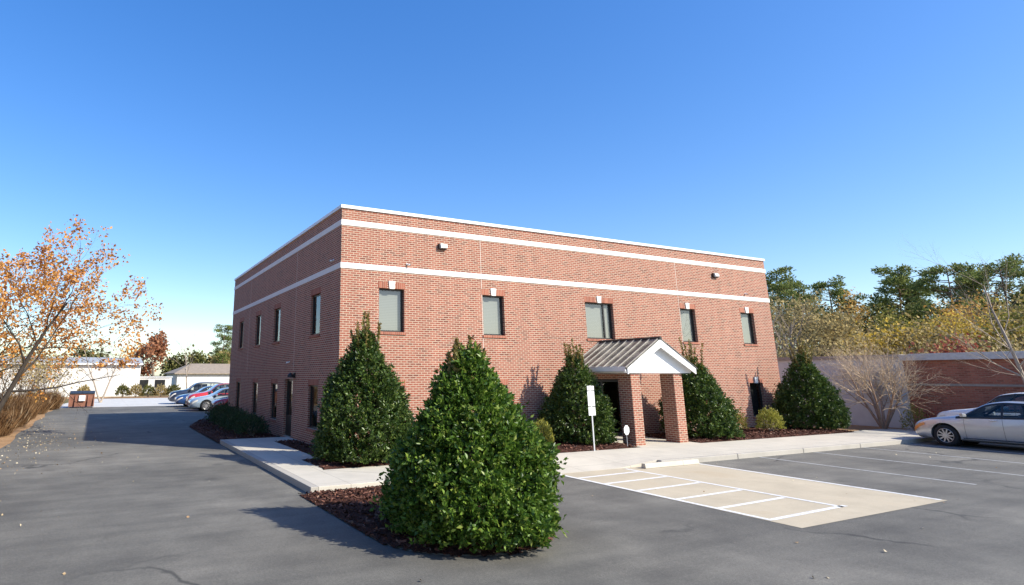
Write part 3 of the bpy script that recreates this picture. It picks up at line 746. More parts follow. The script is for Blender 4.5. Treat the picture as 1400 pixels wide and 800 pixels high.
HP_T = [0,.06,.18,.36,.54,.72,.82,.93,1]; HP_R = [.95,1,1,.88,.65,.40,.26,.11,.02]
def holly(label, x, y, H_, Rr, z, seed, n_sprig, mat, lsize=.06, per=15, shoots=6, shoot_len=.4, lean=(0,0), group='large cone shaped hollies round the building'):
    rng = np.random.default_rng(seed); t = thing('holly_bush', label, 'bush', (x, y, z), 0, group)
    ph = rng.uniform(0, 6.28, 6)
    HP_R = [.95,1,1,.88,.65,.40,.26,.11,.02] if mat is M['holly'] else [.94,.99,1,.92,.71,.45,.30,.13,.02]
    def rad(h, a):
        lump = 1 + .065*np.sin(3*a+ph[0]+h*5) + .06*np.sin(5*a+ph[1]-h*9) + .06*np.sin(2*a+ph[2]+h*14) + .05*np.sin(9*a+ph[3]+h*21) + .04*np.sin(13*a+ph[4]-h*33)
        return np.interp(h, HP_T, HP_R)*Rr*lump
    # sample height by surface area
    hs = np.linspace(0,1,200); wgt = np.interp(hs, HP_T, HP_R)+.05; cdf = np.cumsum(wgt); cdf /= cdf[-1]
    h = np.interp(rng.uniform(size=n_sprig), cdf, hs); a = rng.uniform(0, 6.2832, n_sprig)
    dep = np.where(rng.uniform(size=n_sprig) < .66, rng.normal(1.0,.035,n_sprig), rng.uniform(.45,.97,n_sprig))
    dep = np.where(rng.uniform(size=n_sprig) < .07, rng.uniform(1.05,1.17,n_sprig), dep)
    r = rad(h, a)*dep
    C = np.stack([np.cos(a)*r + lean[0]*h, np.sin(a)*r + lean[1]*h, .05 + h*(H_-.05)], 1)
    out = np.stack([np.cos(a)*.9, np.sin(a)*.9, .45 + .5*h + rng.normal(0,.25,n_sprig)], 1); out = norm(out)
    # leaves around each sprig axis
    L = rng.uniform(.10,.22,n_sprig)*(.7+lsize*5)
    f = rng.uniform(0,1,(n_sprig,per)); P = C[:,None,:] + out[:,None,:]*(f*L[:,None])[:,:,None] + rng.normal(0,.018,(n_sprig,per,3))
    D = out[:,None,:]*(.35+.6*f)[:,:,None] + rng.normal(0,.62,(n_sprig,per,3))
    P = P.reshape(-1,3); D = D.reshape(-1,3); P[:,2] = np.maximum(P[:,2], .02); D[:,2] = np.where(P[:,2] < .12, np.abs(D[:,2]), D[:,2])
    leaves('foliage', P, D, rng.uniform(.5,1.4,len(P))*lsize, rng, mat, t, .52, .14)
    segs = [((0,0,-.05),(lean[0]*.9,lean[1]*.9,H_*.92),.06,.012)]
    for i in range(60):
        hh = rng.uniform(.05,.85); aa = rng.uniform(0,6.28); rr = float(rad(hh, aa))*.85
        segs.append(((lean[0]*hh,lean[1]*hh,H_*hh*.85),(math.cos(aa)*rr+lean[0]*hh, math.sin(aa)*rr+lean[1]*hh, H_*min(hh+.06,1)),.016,.005))
    seg_mesh('stem', segs, M['twig'], t)
    if shoots:
        for i in range(shoots):
            P = []; D = []
            a = rng.uniform(0,6.28); q = rng.uniform(0,.34)*Rr; top = H_*(1-.34*q/Rr/.34*.30)
            p = np.array([math.cos(a)*q+lean[0], math.sin(a)*q+lean[1], top-.15]); d = np.array([math.cos(a)*.12, math.sin(a)*.12, 1])+rng.normal(0,.07,3)
            ln = shoot_len*rng.uniform(.5,1.15)
            for k in range(int(60*ln/.4)):
                u = rng.uniform(.0,1); P.append(p+d*ln*u+rng.normal(0,.010,3)); D.append(rng.normal(0,.6,3)+np.array([0,0,.8]))
            for k in range(12): P.append(p+d*ln*k/12); D.append(d)
            leaves('shoot', np.array(P), np.array(D), rng.uniform(.7,1.2,len(P))*max(lsize,.055), rng, M['shoot'], t, .5, .12)
    return t
holly('tall glossy dark green holly filling the mulch island nearest the viewer', -1.17,-8.74, 2.56, 1.05, ZA+.04, 11, 3900, M['holly'], .076, 17, 10, .42)
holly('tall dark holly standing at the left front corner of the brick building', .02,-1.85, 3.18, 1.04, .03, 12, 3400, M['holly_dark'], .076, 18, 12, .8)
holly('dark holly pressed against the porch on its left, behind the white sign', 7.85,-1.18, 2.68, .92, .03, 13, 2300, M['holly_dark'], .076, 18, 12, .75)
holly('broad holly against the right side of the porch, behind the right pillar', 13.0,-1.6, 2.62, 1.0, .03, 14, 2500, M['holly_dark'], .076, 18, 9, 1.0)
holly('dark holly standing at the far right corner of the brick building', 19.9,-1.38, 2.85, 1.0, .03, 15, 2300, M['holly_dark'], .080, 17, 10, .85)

def shrub(label, x, y, z, Rr, H_, seed, mat, n=1500, lsize=.05, name='shrub', cat='shrub', group=None, upright=.6, obj_mat=None):
    rng = np.random.default_rng(seed); t = thing(name, label, cat, (x,y,z), 0, group)
    a = rng.uniform(0,6.28,n); u = rng.uniform(-.25,1,n); rr = np.sqrt(np.maximum(0,1-u*u))
    lump = 1 + .12*np.sin(4*a+seed) + .10*np.sin(7*u*3+seed*2+a*2); dep = rng.uniform(.55,1.05,n)**.6
    P = np.stack([np.cos(a)*rr*Rr*lump*dep, np.sin(a)*rr*Rr*lump*dep, H_*.30 + u*H_*.68*lump*dep], 1); P[:,2] = np.maximum(P[:,2], .03)
    D = norm(P - np.array([[0,0,H_*.2]]))*.8 + np.array([[0,0,upright]]) + rng.normal(0,.45,(n,3))
    leaves('foliage', P, D, rng.uniform(.7,1.3,n)*lsize, rng, mat, t, .42, .12)
    segs = []
    for i in range(18):
        aa = rng.uniform(0,6.28); q = rng.uniform(.3,.85); segs.append(((0,0,-.03),(math.cos(aa)*Rr*q, math.sin(aa)*Rr*q, H_*rng.uniform(.4,.85)),.012,.004))
    seg_mesh('stem', segs, M['twig'], t)
    return t
G1 = 'small golden shrubs along the front bed'
shrub('gold green upright shrub in the open mulch left of the porch holly', 6.05,-1.57,.03,.31,.72,21,M['gold'],1700,.075,group=G1,upright=1.2)
shrub('bright yellow green shrub in front of the dark ground floor window', 17.1,-1.5,.03,.45,.82,22,M['gold'],2200,.07,group=G1)
shrub('olive gold shrub against the sunny wall between the two right hollies', 16.1,-.75,.03,.42,.78,23,M['olive'],1500,.07,group=G1)
# dark clipped hedge plants in the side bed
hp = [('first dark hedge plant from the side door walk', -.98, 6.35, .50, .78), ('second dark hedge plant counting from the side door walk', -1.05, 7.75, .52, .82),
      ('third dark hedge plant counting from the side door walk', -1.05, 9.25, .52, .84), ('fourth dark hedge plant from the side door walk', -1.0, 10.8, .54, .86),
      ('second last dark hedge plant toward the parked cars', -.9, 12.4, .54, .86), ('last dark hedge plant, nearest the parked cars', -.75, 14.0, .55, .88)]
for i, (lb, x, y, rr, hh) in enumerate(hp):
    shrub(lb+' in the shaded bed', x, y, -.08, rr*1.15, hh*1.0, 40+i, M['hedge'], 2200, .07, name='hedge_shrub', group='dark hedge plants along the shaded side wall', upright=.9)

# --- deciduous and bare trees
def tree(label, x, y, z, H_, seed, P, r0, bark_m, leaf=None, lsize=.2, per=4, spread=.25, name='bare_tree', cat='tree', group=None, lean=(0,0,1), multi=1, trunkf=.45, leaf_prob=1., fan=.35, low=-9):
    rng = np.random.default_rng(seed); t = thing(name, label, cat, (x,y,z), 0, group); segs = []; tips = []
    for k in range(multi):
        d = np.array(lean, float)
        if multi > 1:
            a = 6.283*k/multi + rng.uniform(-.3,.3); d = d + np.array([math.cos(a), math.sin(a), 0])*rng.uniform(fan*.5,fan)
        grow(rng, segs, tips, (0.02*k,0.015*k,-.1), d, H_*trunkf*rng.uniform(.92,1.05), r0, 0, P)
    zm = max(s[1][2] for s in segs); kz = H_/zm
    segs = [(np.asarray(s[0])*kz, np.asarray(s[1])*kz, s[2], s[3]) for s in segs]; tips = [(p*kz, d) for p, d in tips]
    thick = [s for s in segs if s[2] > r0*.30]; thin = [s for s in segs if s[2] <= r0*.30]
    seg_mesh('trunk', thick, bark_m, t)
    if thin: seg_mesh('branches', thin, bark_m if leaf else (M['twig'] if bark_m is not M['bark_tan'] else M['twig_tan']), t)
    if leaf:
        T = np.array([p for p, d in tips]); Dd = np.array([d for p, d in tips])
        keep = (rng.uniform(size=len(T)) < leaf_prob) & (T[:,2] > low); T, Dd = T[keep], Dd[keep]
        Pp = np.repeat(T, per, 0) + rng.normal(0, spread, (len(T)*per, 3)); DD = np.repeat(Dd, per, 0)*.3 + rng.normal(0,.7,(len(T)*per,3)); DD[:,2] -= .15
        leaves('crown', Pp, DD, rng.uniform(.6,1.3,len(Pp))*lsize, rng, leaf, t, .7, .15)
    return t

# maple at the left, orange leaves on open limbs
PM = [dict(n=5, wob=.09, up=.05, kids=(9,10), ang=(38,68), len=(.62,.95), **{'from':.22}, rk=.5, short=.5),
      dict(n=5, wob=.12, up=.05, kids=(8,9), ang=(28,52), len=(.45,.66), **{'from':.2}, rk=.5),
      dict(n=4, wob=.14, up=.045, kids=(6,7), ang=(24,46), len=(.40,.62), **{'from':.2}, rk=.5),
      dict(n=3, wob=.16, up=.03)]
x, y, z = at(-22, 26)
tree('orange leaved maple leaning over the driveway edge', x, y, -.1, 7.6, 104, PM, .12, M['bark_dark'], M['orange'], .115, 9, .085, name='maple_tree', trunkf=.64, leaf_prob=.46, lean=(.50,-.05,1), low=2.6)
x, y, z = at(-75, 31)
tree('orange maple at the picture edge behind the leaning maple', x, y, -.1, 8.0, 109, PM, .13, M['bark_dark'], M['orange'], .125, 9, .10, name='maple_tree', trunkf=.58, leaf_prob=.60, lean=(.15,0,1))

PB = [dict(n=5, wob=.06, up=.05, kids=(6,8), ang=(25,50), len=(.5,.75), **{'from':.3}, rk=.55, short=.6),
      dict(n=4, wob=.12, up=.06, kids=(5,7), ang=(25,48), len=(.42,.62), **{'from':.25}, rk=.55),
      dict(n=3, wob=.15, up=.04, kids=(4,6), ang=(22,45), len=(.42,.62), **{'from':.2}, rk=.55),
      dict(n=2, wob=.16, up=.02)]
x, y, z = at(141, 58); tree('bare forked tree before the white metal building', x, y, -.1, 7.4, 201, PB, .085, M['bark_pale'], trunkf=.52, multi=2, fan=.55)
x, y, z = at(257, 70); tree('slender bare tree before the low white building', x, y, -.1, 7.2, 202, PB, .10, M['bark_pale'], trunkf=.62)
x, y, z = at(211, 84); tree('rust brown oak holding its leaves behind the white metal building', x, y, -.1, 7.6, 203, PB, .22, M['bark'], M['rust'], .42, 5, .3, name='oak_tree', trunkf=.6)

# crape myrtle: many bare stems, fine twig fan
PC = [dict(n=5, wob=.06, up=.03, kids=(7,8), ang=(16,40), len=(.6,.9), **{'from':.34}, rk=.55, short=.3),
      dict(n=4, wob=.12, up=.0, kids=(7,8), ang=(20,46), len=(.5,.75), **{'from':.15}, rk=.55),
      dict(n=3, wob=.15, up=.0, kids=(8,10), ang=(18,48), len=(.5,.75), **{'from':.1}, rk=.7, tap=.7),
      dict(n=3, wob=.16, up=-.01, tap=.5)]
tree('bare crape myrtle with a fan of tan stems before the grey wall', 22.75,-2.55,-.02, 4.4, 205, PC, .066, M['bark_tan'], name='crape_myrtle', multi=6, trunkf=.50, fan=.66)
PS = [dict(n=6, wob=.05, up=.05, kids=(10,12), ang=(35,65), len=(.45,.7), **{'from':.2}, rk=.5, short=.75),
      dict(n=4, wob=.12, up=.05, kids=(7,9), ang=(25,48), len=(.5,.75), **{'from':.2}, rk=.55),
      dict(n=3, wob=.15, up=.03, kids=(6,8), ang=(22,45), len=(.42,.62), **{'from':.2}, rk=.55),
      dict(n=2, wob=.16, up=.02)]
tree('bare young tree with open limbs by the low brick building', 23.62,-7.2,-.1, 8.0, 207, PS, .085, M['bark_pale'], trunkf=.78, lean=(-.10,.10,1))

# --- brush at the left verge
PSH = [dict(n=4, wob=.14, up=.03, kids=(5,6), ang=(18,42), len=(.5,.75), **{'from':.25}, rk=.6),
       dict(n=3, wob=.16, up=.02, kids=(4,5), ang=(20,45), len=(.45,.7), **{'from':.2}, rk=.6), dict(n=2, wob=.18, up=0)]
for i, (u, D, h, lb) in enumerate([(62,47,4.2,'tangled bare brown shrub closest to the white metal building'), (25,42,4.4,'tangled bare brown shrub under the maple crown'),
                                   (-12,38,4.0,'tangled bare brown shrub at the edge of the picture under the maple')]):
    x, y, z = at(u, D); tree(lb, x, y, -.1, h, 300+i, PSH, .04, M['twig'], M['brownleaf'], .13, 2, .15, name='bare_shrub', cat='shrub', multi=11, trunkf=.5, fan=.7, group='bare brown shrubs on the left verge')
def grass_clump(label, x, y, z, Rr, H_, seed, mat, n=900):
    rng = np.random.default_rng(seed); t = tag(bpy.data.objects.new('grass_clump', None), label, 'ornamental grass', 'brown grass clumps on the left verge'); COL.objects.link(t); t.location = (x,y,z)
    a = rng.uniform(0,6.28,n); q = Rr*.45*np.sqrt(rng.uniform(size=n)); P = np.stack([np.cos(a)*q, np.sin(a)*q, np.zeros(n)], 1)
    ph = rng.uniform(0,6.28,n); sp_ = rng.uniform(0,.75,n)
    D = np.stack([np.cos(ph)*sp_, np.sin(ph)*sp_, np.ones(n)], 1) + rng.normal(0,.12,(n,3))
    leaves('blades', P, D, rng.uniform(.35,1.1,n)*H_, rng, mat, t, .03, .01)
    return t
gl_ = ['nearest brown grass clump on the left verge', 'brown grass clump second along the left verge', 'brown grass clump third along the left verge', 'brown grass clump fourth along the left verge',
       'farthest brown grass clump on the left verge beside the dumpster', 'brown grass clump set back deepest in the left verge']
for i, (u, D, h) in enumerate([(-8,28.5,1.3), (14,33,1.4), (30,38,1.5), (48,43,1.5), (68,48,1.6), (-6,36,1.8)]):
    x, y, z = at(u, D); grass_clump(gl_[i], x-.3, y, -.12, 2.6, h*.8, 330+i, M['drygrass'], 4500)

# ================================================================== FAR LEFT
# dumpster
x0, y0 = -8.1, 32.9
t = thing('dumpster', 'rust brown dumpster with dark lids and a white placard', 'dumpster', (-7.15, 33.5, ZA)); t.scale = (.74,.74,.86)
m = MB(); m.add([(-1.1,-.75,.08),(1.1,-.75,.08),(1.1,.75,.08),(-1.1,.75,.08),(-1.1,-.95,1.10),(1.1,-.95,1.10),(1.1,.9,1.25),(-1.1,.9,1.25)], [(0,3,2,1),(4,5,6,7),(0,1,5,4),(1,2,6,5),(2,3,7,6),(3,0,4,7)])
for xx in (-1.06,-.55,.55,1.06): m.box((xx-.04,-.99,.1),(xx+.04,-.8,1.05))
m.build('bin_body', M['dumpster'], t)
for s in (-1,0):
    m = MB(); m.add([(s*1.12+.01,-1.0,1.11),(s*1.12+1.1,-1.0,1.11),(s*1.12+1.1,.92,1.28),(s*1.12+.01,.92,1.28),(s*1.12+.01,-1.0,1.16),(s*1.12+1.1,-1.0,1.16),(s*1.12+1.1,.92,1.33),(s*1.12+.01,.92,1.33)], [(0,3,2,1),(4,5,6,7),(0,1,5,4),(1,2,6,5),(2,3,7,6),(3,0,4,7)]); m.build('lid', M['black'], t)
m = MB(); m.box((-.25,-1.02,.55),(.3,-.97,1.0)); m.build('placard', M['sign_white'], t)
# white metal building
b = NB('ribbed_white_siding'); o_ = b.obj(); sp = b.n('SeparateXYZ'); b.l(o_, sp.inputs[0])
fr_ = b.math('FRACT', b.math('MULTIPLY', sp.outputs[0], 1.1)); c = b.ramp(fr_, [(0, (.56,.55,.52)), (.06, (.68,.665,.63)), (.94, (.70,.685,.65)), (1, (.58,.57,.54))])
M['ribbed'] = b.set(c, .6)
t = thing('metal_building', 'long white metal building with grey gabled roof beyond the rear lot', 'building', (-2.0, 57.0, ZA))
m = MB(); m.box((-16,0,0),(0,11,3.5)); m.add([(0,0,3.5),(0,11,3.5),(0,5.5,4.2)], [(0,1,2)]); m.add([(-16,0,3.5),(-16,11,3.5),(-16,5.5,4.2)], [(0,2,1)]); m.build('wall', M['ribbed'], t)
m = MB()
for a, c in ((-.3, 5.5), (11.3, 5.5)):
    za = 3.5 + .02 - .3*.7/5.5
    m.add([(-16.2,a,za),(.2,a,za),(.2,c,4.23),(-16.2,c,4.23),(-16.2,a,za+.06),(.2,a,za+.06),(.2,c,4.29),(-16.2,c,4.29)], [(0,3,2,1),(4,5,6,7),(0,1,5,4),(1,2,6,5),(2,3,7,6),(3,0,4,7)])
m.build('roof', M['roof_grey'], t)
m = MB(); m.box((-16.2,-.40,3.36),(.2,-.31,3.50)); m.build('gutter', M['white'], t)
# low white building, tan roof
t = thing('white_warehouse', 'low white building with tan roof and dark doors in the far background', 'building', (3.2, 68.5, ZA))
m = MB(); m.box((0,0,0),(24,14,2.45)); m.build('wall', M['white_siding'], t)
m = MB(); m.add([(-.4,-.4,2.4),(24.4,-.4,2.4),(24.4,14.4,2.4),(-.4,14.4,2.4),(2.5,7,3.9),(21.5,7,3.9),(-.4,-.4,2.52),(24.4,-.4,2.52),(24.4,14.4,2.52),(-.4,14.4,2.52)], [(0,3,2,1),(0,1,7,6),(1,2,8,7),(2,3,9,8),(3,0,6,9),(6,7,5,4),(7,8,5),(8,9,4,5),(9,6,4)]); m.build('roof', M['roof_brown'], t)
for i in range(5):
    m = MB(); m.box((2.2+i*4.2,-.03,.3),(3.9+i*4.2,-.002,1.1)); m.build('window', M['glass_dark'], t)
# small white shed with two dark openings
x, y, z = at(207, 76)
t = thing('office_trailer', 'small white trailer with two dark openings under the rust oak', 'trailer', (x-1.6, y, ZA), -.2)
m = MB(); m.box((0,0,.3),(3.6,2.5,2.0)); m.build('body', M['white_siding'], t)
m = MB(); m.box((-.1,-.1,2.003),(3.7,2.6,2.1)); m.build('roof', M['white'], t)
for a in (.25, 2.05):
    m = MB(); m.box((a,-.02,.85),(a+1.1,.03,1.75)); m.build('window', M['dark_in'], t)
m = MB(); m.box((.3,.2,0),(.8,2.3,.297)); m.box((2.8,.2,0),(3.3,2.3,.297)); m.build('skirt', M['black'], t)
# round clipped shrubs on the bank
rl = ['round clipped shrub behind the dumpster', 'round clipped shrub in front of the white metal building wall', 'round clipped shrub by the corner of the white metal building',
      'round clipped shrub in front of the office trailer', 'round clipped shrub right of the office trailer', 'round clipped shrub nearest the parked navy vehicle']
for i, (u, D) in enumerate([(117,70.5),(170,70),(188,70),(205,70),(222,70),(239,70)]):
    x, y, z = at(u, D); shrub(rl[i], x, y, ZA+.02, .62, 1.15, 60+i, M['brownleaf'] if i % 2 == 0 else M['evergreen'], 500, .22, group='round shrubs on the far straw bank')

# ================================================================== RIGHT BUILDING
t = thing('brick_annex', 'low brown brick building with flat roof and grey painted wall beyond the cars', 'building', (24.30, 0, 0))
m = MB(); m.box((0,-40,-.2),(14,-2.903,2.95)); m.build('brick_wall', M['brick_dark'], t)
m = MB(); m.box((.02,-2.9,-.2),(14,16,2.90)); m.build('grey_wall', M['grey_block'], t)
m = MB(); m.box((-.16,-40,2.74),(14.2,-2.86,2.98)); m.build('roof_fascia', plain('pale_fascia', (.55,.54,.52), .6), t)
m = MB(); m.box((-.05,-2.855,2.86),(14.2,16.1,3.0)); m.build('roof_edge', plain('tan_roof_edge', (.33,.30,.27), .7), t)
m = MB(); m.box((-.03,-40,1.72),(-.002,-2.91,1.80)); m.build('ledge', plain('tan_ledge', (.34,.29,.24), .8), t)
m = MB(); m.box((.3,-39,2.985),(13,-3,3.02)); m.build('roof', M['membrane'], t)
for i, (x, y, r_, h, mt, lb) in enumerate([(23.5,-3.9,.45,.85,'red','red tinged shrub between the grey wall corner and the white car'), (23.6,-5.0,.42,.95,'red','red tinged shrub hard against the brown brick wall, behind the white car'), (22.95,-3.55,.40,1.05,'olive','straggly olive shrub just right of the crape myrtle')]):
    shrub(lb, x, y, -.1, r_, h, 80+i, M[mt], 450, .09)

# ================================================================== WOODS (right) AND FAR TREES
def pine(label, x, y, H_, seed, base=.48, group='tall pines above the woods', wide=1.0, name='pine_tree'):
    rng = np.random.default_rng(seed); t = thing(name, label, 'tree', (x,y,-.1), 0, group)
    bend = rng.normal(0,.03,2)*H_; top = lambda h: np.array([bend[0]*h*h, bend[1]*h*h, h*H_])
    segs = [(top(i/10), top((i+1)/10), .20*(1-.8*i/10)*H_/14, .20*(1-.8*(i+1)/10)*H_/14) for i in range(10)]
    P = []; D = []; n = int(32*wide)
    for i in range(n):
        h = base + (1-base)*(i+.5)/n + rng.normal(0,.01); h = min(h, .99); a = rng.uniform(0,6.28)
        env = math.sin(math.pi*min(1, ((1-h)/(1-base))*.78 + .16))**.8
        L = H_*.19*wide*env*rng.uniform(.6,1.15); p0 = top(h); p1 = p0 + np.array([math.cos(a)*L, math.sin(a)*L, L*rng.uniform(.05,.42)])
        segs.append((p0, p1, .05*H_/14, .015))
        for k in range(3):
            c = p0 + (p1-p0)*rng.uniform(.55,1.05) + rng.normal(0,.18,3); q = 66
            o_ = rng.normal(0,1,(q,3)); o_ = norm(o_)*rng.uniform(.3,1,(q,1))*np.array([[.75,.75,.34]])*H_/14*rng.uniform(.8,1.25)
            P.append(c+o_); dd = o_*1.2 + rng.normal(0,.3,(q,3)) + np.array([[0,0,.25]]); D.append(dd)
    P = np.concatenate(P); D = np.concatenate(D)
    seg_mesh('trunk', segs, M['bark_pine'], t); leaves('crown', P, D, rng.uniform(.6,1.2,len(P))*.36*H_/14, rng, M['pine'], t, .38, .1)
    return t
PW = [dict(n=5, wob=.06, up=.05, kids=(8,10), ang=(28,58), len=(.45,.7), **{'from':.28}, rk=.55, short=.6),
      dict(n=4, wob=.12, up=.06, kids=(6,7), ang=(25,50), len=(.45,.65), **{'from':.2}, rk=.55), dict(n=3, wob=.15, up=.04)]
# pine list: image bearing, distance, crown top row
pines = [(1075,82,372,'pine just clear of the brick building roof corner'), (1103,78,392,'shorter pine second from the brick building'), (1152,92,384,'lone pine rising in the dip of the tree line'),
         (1243,78,370,'broad pine left of the pair above the yellow trees'), (1322,74,364,'tallest broad pine above the low brick building'), (1352,88,378,'pine half hidden behind the young bare tree'),
         (1398,76,362,'pine at the right edge of the picture'), (1285,95,385,'small pine in the gap between the two broad pines'), (1440,80,350,'pine just past the right edge behind the parked cars')]
for i, (u, D, v, lb) in enumerate(pines):
    x, y, z = at(u, D); h = height_at(u, v, D)+.1; pine(lb, x, y, h, 500+i, rngb if False else (.50 if i % 2 else .44), wide=1.15 if i in (3,4,6) else .95)
woods = [  # bearing, distance, top row, leaf, label, kind
 (1072,46,398,None,'grey bare tree rising beside the brick building corner','bare_tree'), (1092,52,410,'brownleaf','brown leaved tree over the corner holly','broadleaf_tree'),
 (1112,60,420,None,'grey bare tree in the thicket left of the crape myrtle','bare_tree'), (1135,48,425,'brownleaf','brown thicket tree directly above the grey wall','broadleaf_tree'),
 (1165,64,398,'amber','amber tree crowning the thicket below the lone pine','broadleaf_tree'), (1182,55,430,'brownleaf','dull brown tree behind the crape myrtle','broadleaf_tree'),
 (1205,50,448,'yellow','low yellow tree above the crape myrtle twigs','broadleaf_tree'), (1222,62,415,'evergreen','dark olive evergreen between the yellow trees','broadleaf_tree'),
 (1245,58,425,'olive','olive tree under the broad pine','broadleaf_tree'), (1258,50,445,'brownleaf','brown tree just above the annex roof edge','broadleaf_tree'),
 (1285,54,432,'yellow','largest yellow tree above the annex roof','broadleaf_tree'), (1300,64,440,'olive','olive tree tucked behind the largest yellow tree','broadleaf_tree'),
 (1326,60,410,'amber','golden tree under the tallest pine','broadleaf_tree'), (1345,52,436,'yellow','yellow tree left of the young bare tree','broadleaf_tree'),
 (1375,56,425,'brownleaf','brown tree behind the young bare tree','broadleaf_tree'), (1402,50,415,'olive','olive tree at the right edge of the picture','broadleaf_tree'),
 (1308,46,470,'red','low red bush showing over the annex roof','broadleaf_tree'), (1430,55,400,'brownleaf','brown tree just past the right edge','broadleaf_tree'),
 (1150,78,410,'evergreen','far dark tree filling the gap beneath the lone pine','broadleaf_tree'), (1275,80,405,'evergreen','far dark tree between the broad pines','broadleaf_tree'), (1375,84,395,'evergreen','far dark tree behind the golden tree','broadleaf_tree'),
 (1080,66,405,'evergreen','far dark tree behind the roof corner','broadleaf_tree'), (1215,84,418,'brownleaf','far brown tree right of the amber crown','broadleaf_tree')]
for i, (u, D, v, lf, lb, nm) in enumerate(woods):
    x, y, z = at(u, D); h = height_at(u, v, D)+.1
    if lf is None:
        tree(lb, x, y, -.1, h, 600+i, PB, .16, M['bark'], trunkf=.60, multi=2, fan=.4, group='trees of the wood behind the annex', name=nm)
    else:
        tree(lb, x, y, -.1, h, 600+i, PW, .17, M['bark'], M[lf], .21 if D < 70 else .32, 13, .38, trunkf=.63, group='trees of the wood behind the annex', name=nm)
# understorey that reads as one mass
rng = np.random.default_rng(77); P = []; 
for i in range(260):
    u = rng.uniform(1040, 1480); D = rng.uniform(42, 75); x, y, z = at(u, D); c = np.array([x, y, rng.uniform(.5, 3.6)]); P.append(c + rng.normal(0,1,(120,3))*np.array([[.9,.9,.7]]))
P = np.concatenate(P); o = leaves('thicket', P, rng.normal(0,1,P.shape), rng.uniform(.12,.26,len(P)), rng, M['brownleaf'], None, .6, .15); o['kind'] = 'stuff'; tag(o, 'brown undergrowth massed beneath the wood behind the annex', 'undergrowth')

# far trees on the left
x, y, z = at(303, 96); pine('tall thin pine beside the shaded edge of the brick building', x, y, height_at(303,446,96), 540, .38, None, 1.0)
fl = ['far dark tree above the left end of the tan roof', 'far dark tree above the middle of the tan roof', 'far dark tree near the thin pine', 'far brown tree by the shaded building edge', 'far dark tree peeping over the grey metal roof']
for i, (u, D, v, lf) in enumerate([(238,120,487,'evergreen'), (268,118,484,'evergreen'), (292,124,486,'evergreen'), (312,104,480,'brownleaf'), (122,105,479,'evergreen')]):
    x, y, z = at(u, D); tree(fl[i], x, y, -.1, height_at(u,v,D)+.1, 700+i, PW, .2, M['bark'], M[lf], .6, 7, .5, trunkf=.6, name='broadleaf_tree', group='far trees on the left skyline')

# unseen woods added left of frame, to shade and warm the driveway side
rng = np.random.default_rng(88); P = []; segs = []
for i in range(30):
    y0 = rng.uniform(-16, 46); x0 = min(-16.5, CAMX - .12*(y0-CAMY) - 5.5) - rng.uniform(0, 8); hh = rng.uniform(8, 12)
    segs.append(((x0,y0,-.2),(x0+rng.normal(0,.3),y0+rng.normal(0,.3),hh*.8),.2,.05))
    for k in range(26):
        q = rng.uniform(.12,1); c = np.array([x0,y0,q*hh]) + rng.normal(0,1,3)*np.array([1.5,1.5,.3])*(1.15-q*.6)
        P.append(c + rng.normal(0,.55,(90,3)))
P = np.concatenate(P); o = leaves('unseen_shade_woods', P, rng.normal(0,1,P.shape), rng.uniform(.22,.42,len(P)), rng, M['amber'], None, .65, .15); o['kind'] = 'stuff'
tag(o, 'unseen amber foliage added at left to shade and warm the driveway', 'unseen_shade_woods')
tr_ = seg_mesh('unseen_shade_trunks', segs, M['bark'], o); tr_['kind'] = 'stuff'

# ================================================================== CARS
def lut(tab):
    tab = sorted(tab); X = np.array([p[0] for p in tab]); Y = np.array([p[1] for p in tab])
    def f(x):
        x = np.clip(x, X[0], X[-1]); i = np.clip(np.searchsorted(X, x)-1, 0, len(X)-2); h = X[i+1]-X[i]; t = (x-X[i])/h
        d = np.gradient(Y, X) if len(X) > 2 else np.array([0,0.])
        sl = np.diff(Y)/np.diff(X); dd = np.zeros(len(X)); dd[0], dd[-1] = sl[0], sl[-1]
        for k in range(1, len(X)-1):
            dd[k] = 0 if sl[k-1]*sl[k] <= 0 else 2*sl[k-1]*sl[k]/(sl[k-1]+sl[k])
        return (2*t**3-3*t**2+1)*Y[i] + (t**3-2*t**2+t)*h*dd[i] + (-2*t**3+3*t**2)*Y[i+1] + (t**3-t**2)*h*dd[i+1]
    return f
SEDAN = dict(L=2.42, top=[(-2.42,.80),(-2.38,.96),(-2.2,1.04),(-1.85,1.08),(-1.15,1.37),(-.7,1.455),(-.15,1.475),(.3,1.41),(1.0,1.03),(1.25,.97),(1.8,.88),(2.15,.79),(2.36,.68),(2.42,.58)],
             belt=[(-2.42,.70),(-2.3,.90),(-1.5,.985),(0,.945),(1.1,.90),(2.1,.70),(2.42,.50)], cowl=1.02, wtop=.36, rtop=-.75, rbase=-1.72, axle=(1.45,-1.40), wr=.335, side=[(.92,-.02),(-.08,-.92),(-.98,-1.42)], roofk=.66)
SUV = dict(L=2.32, top=[(-2.32,.85),(-2.29,1.1),(-2.15,1.40),(-1.9,1.62),(-1.2,1.70),(-.3,1.71),(.25,1.64),(.95,1.18),(1.2,1.12),(1.75,1.04),(2.1,.95),(2.27,.82),(2.32,.66)],
           belt=[(-2.32,.80),(-2.2,1.02),(-1.5,1.09),(0,1.04),(1.1,1.00),(2.0,.86),(2.32,.58)], cowl=.97, wtop=.30, rtop=-1.95, rbase=-2.2, axle=(1.36,-1.33), wr=.36, side=[(.86,-.04),(-.10,-1.0),(-1.06,-1.85)], roofk=.73)
WID = .925
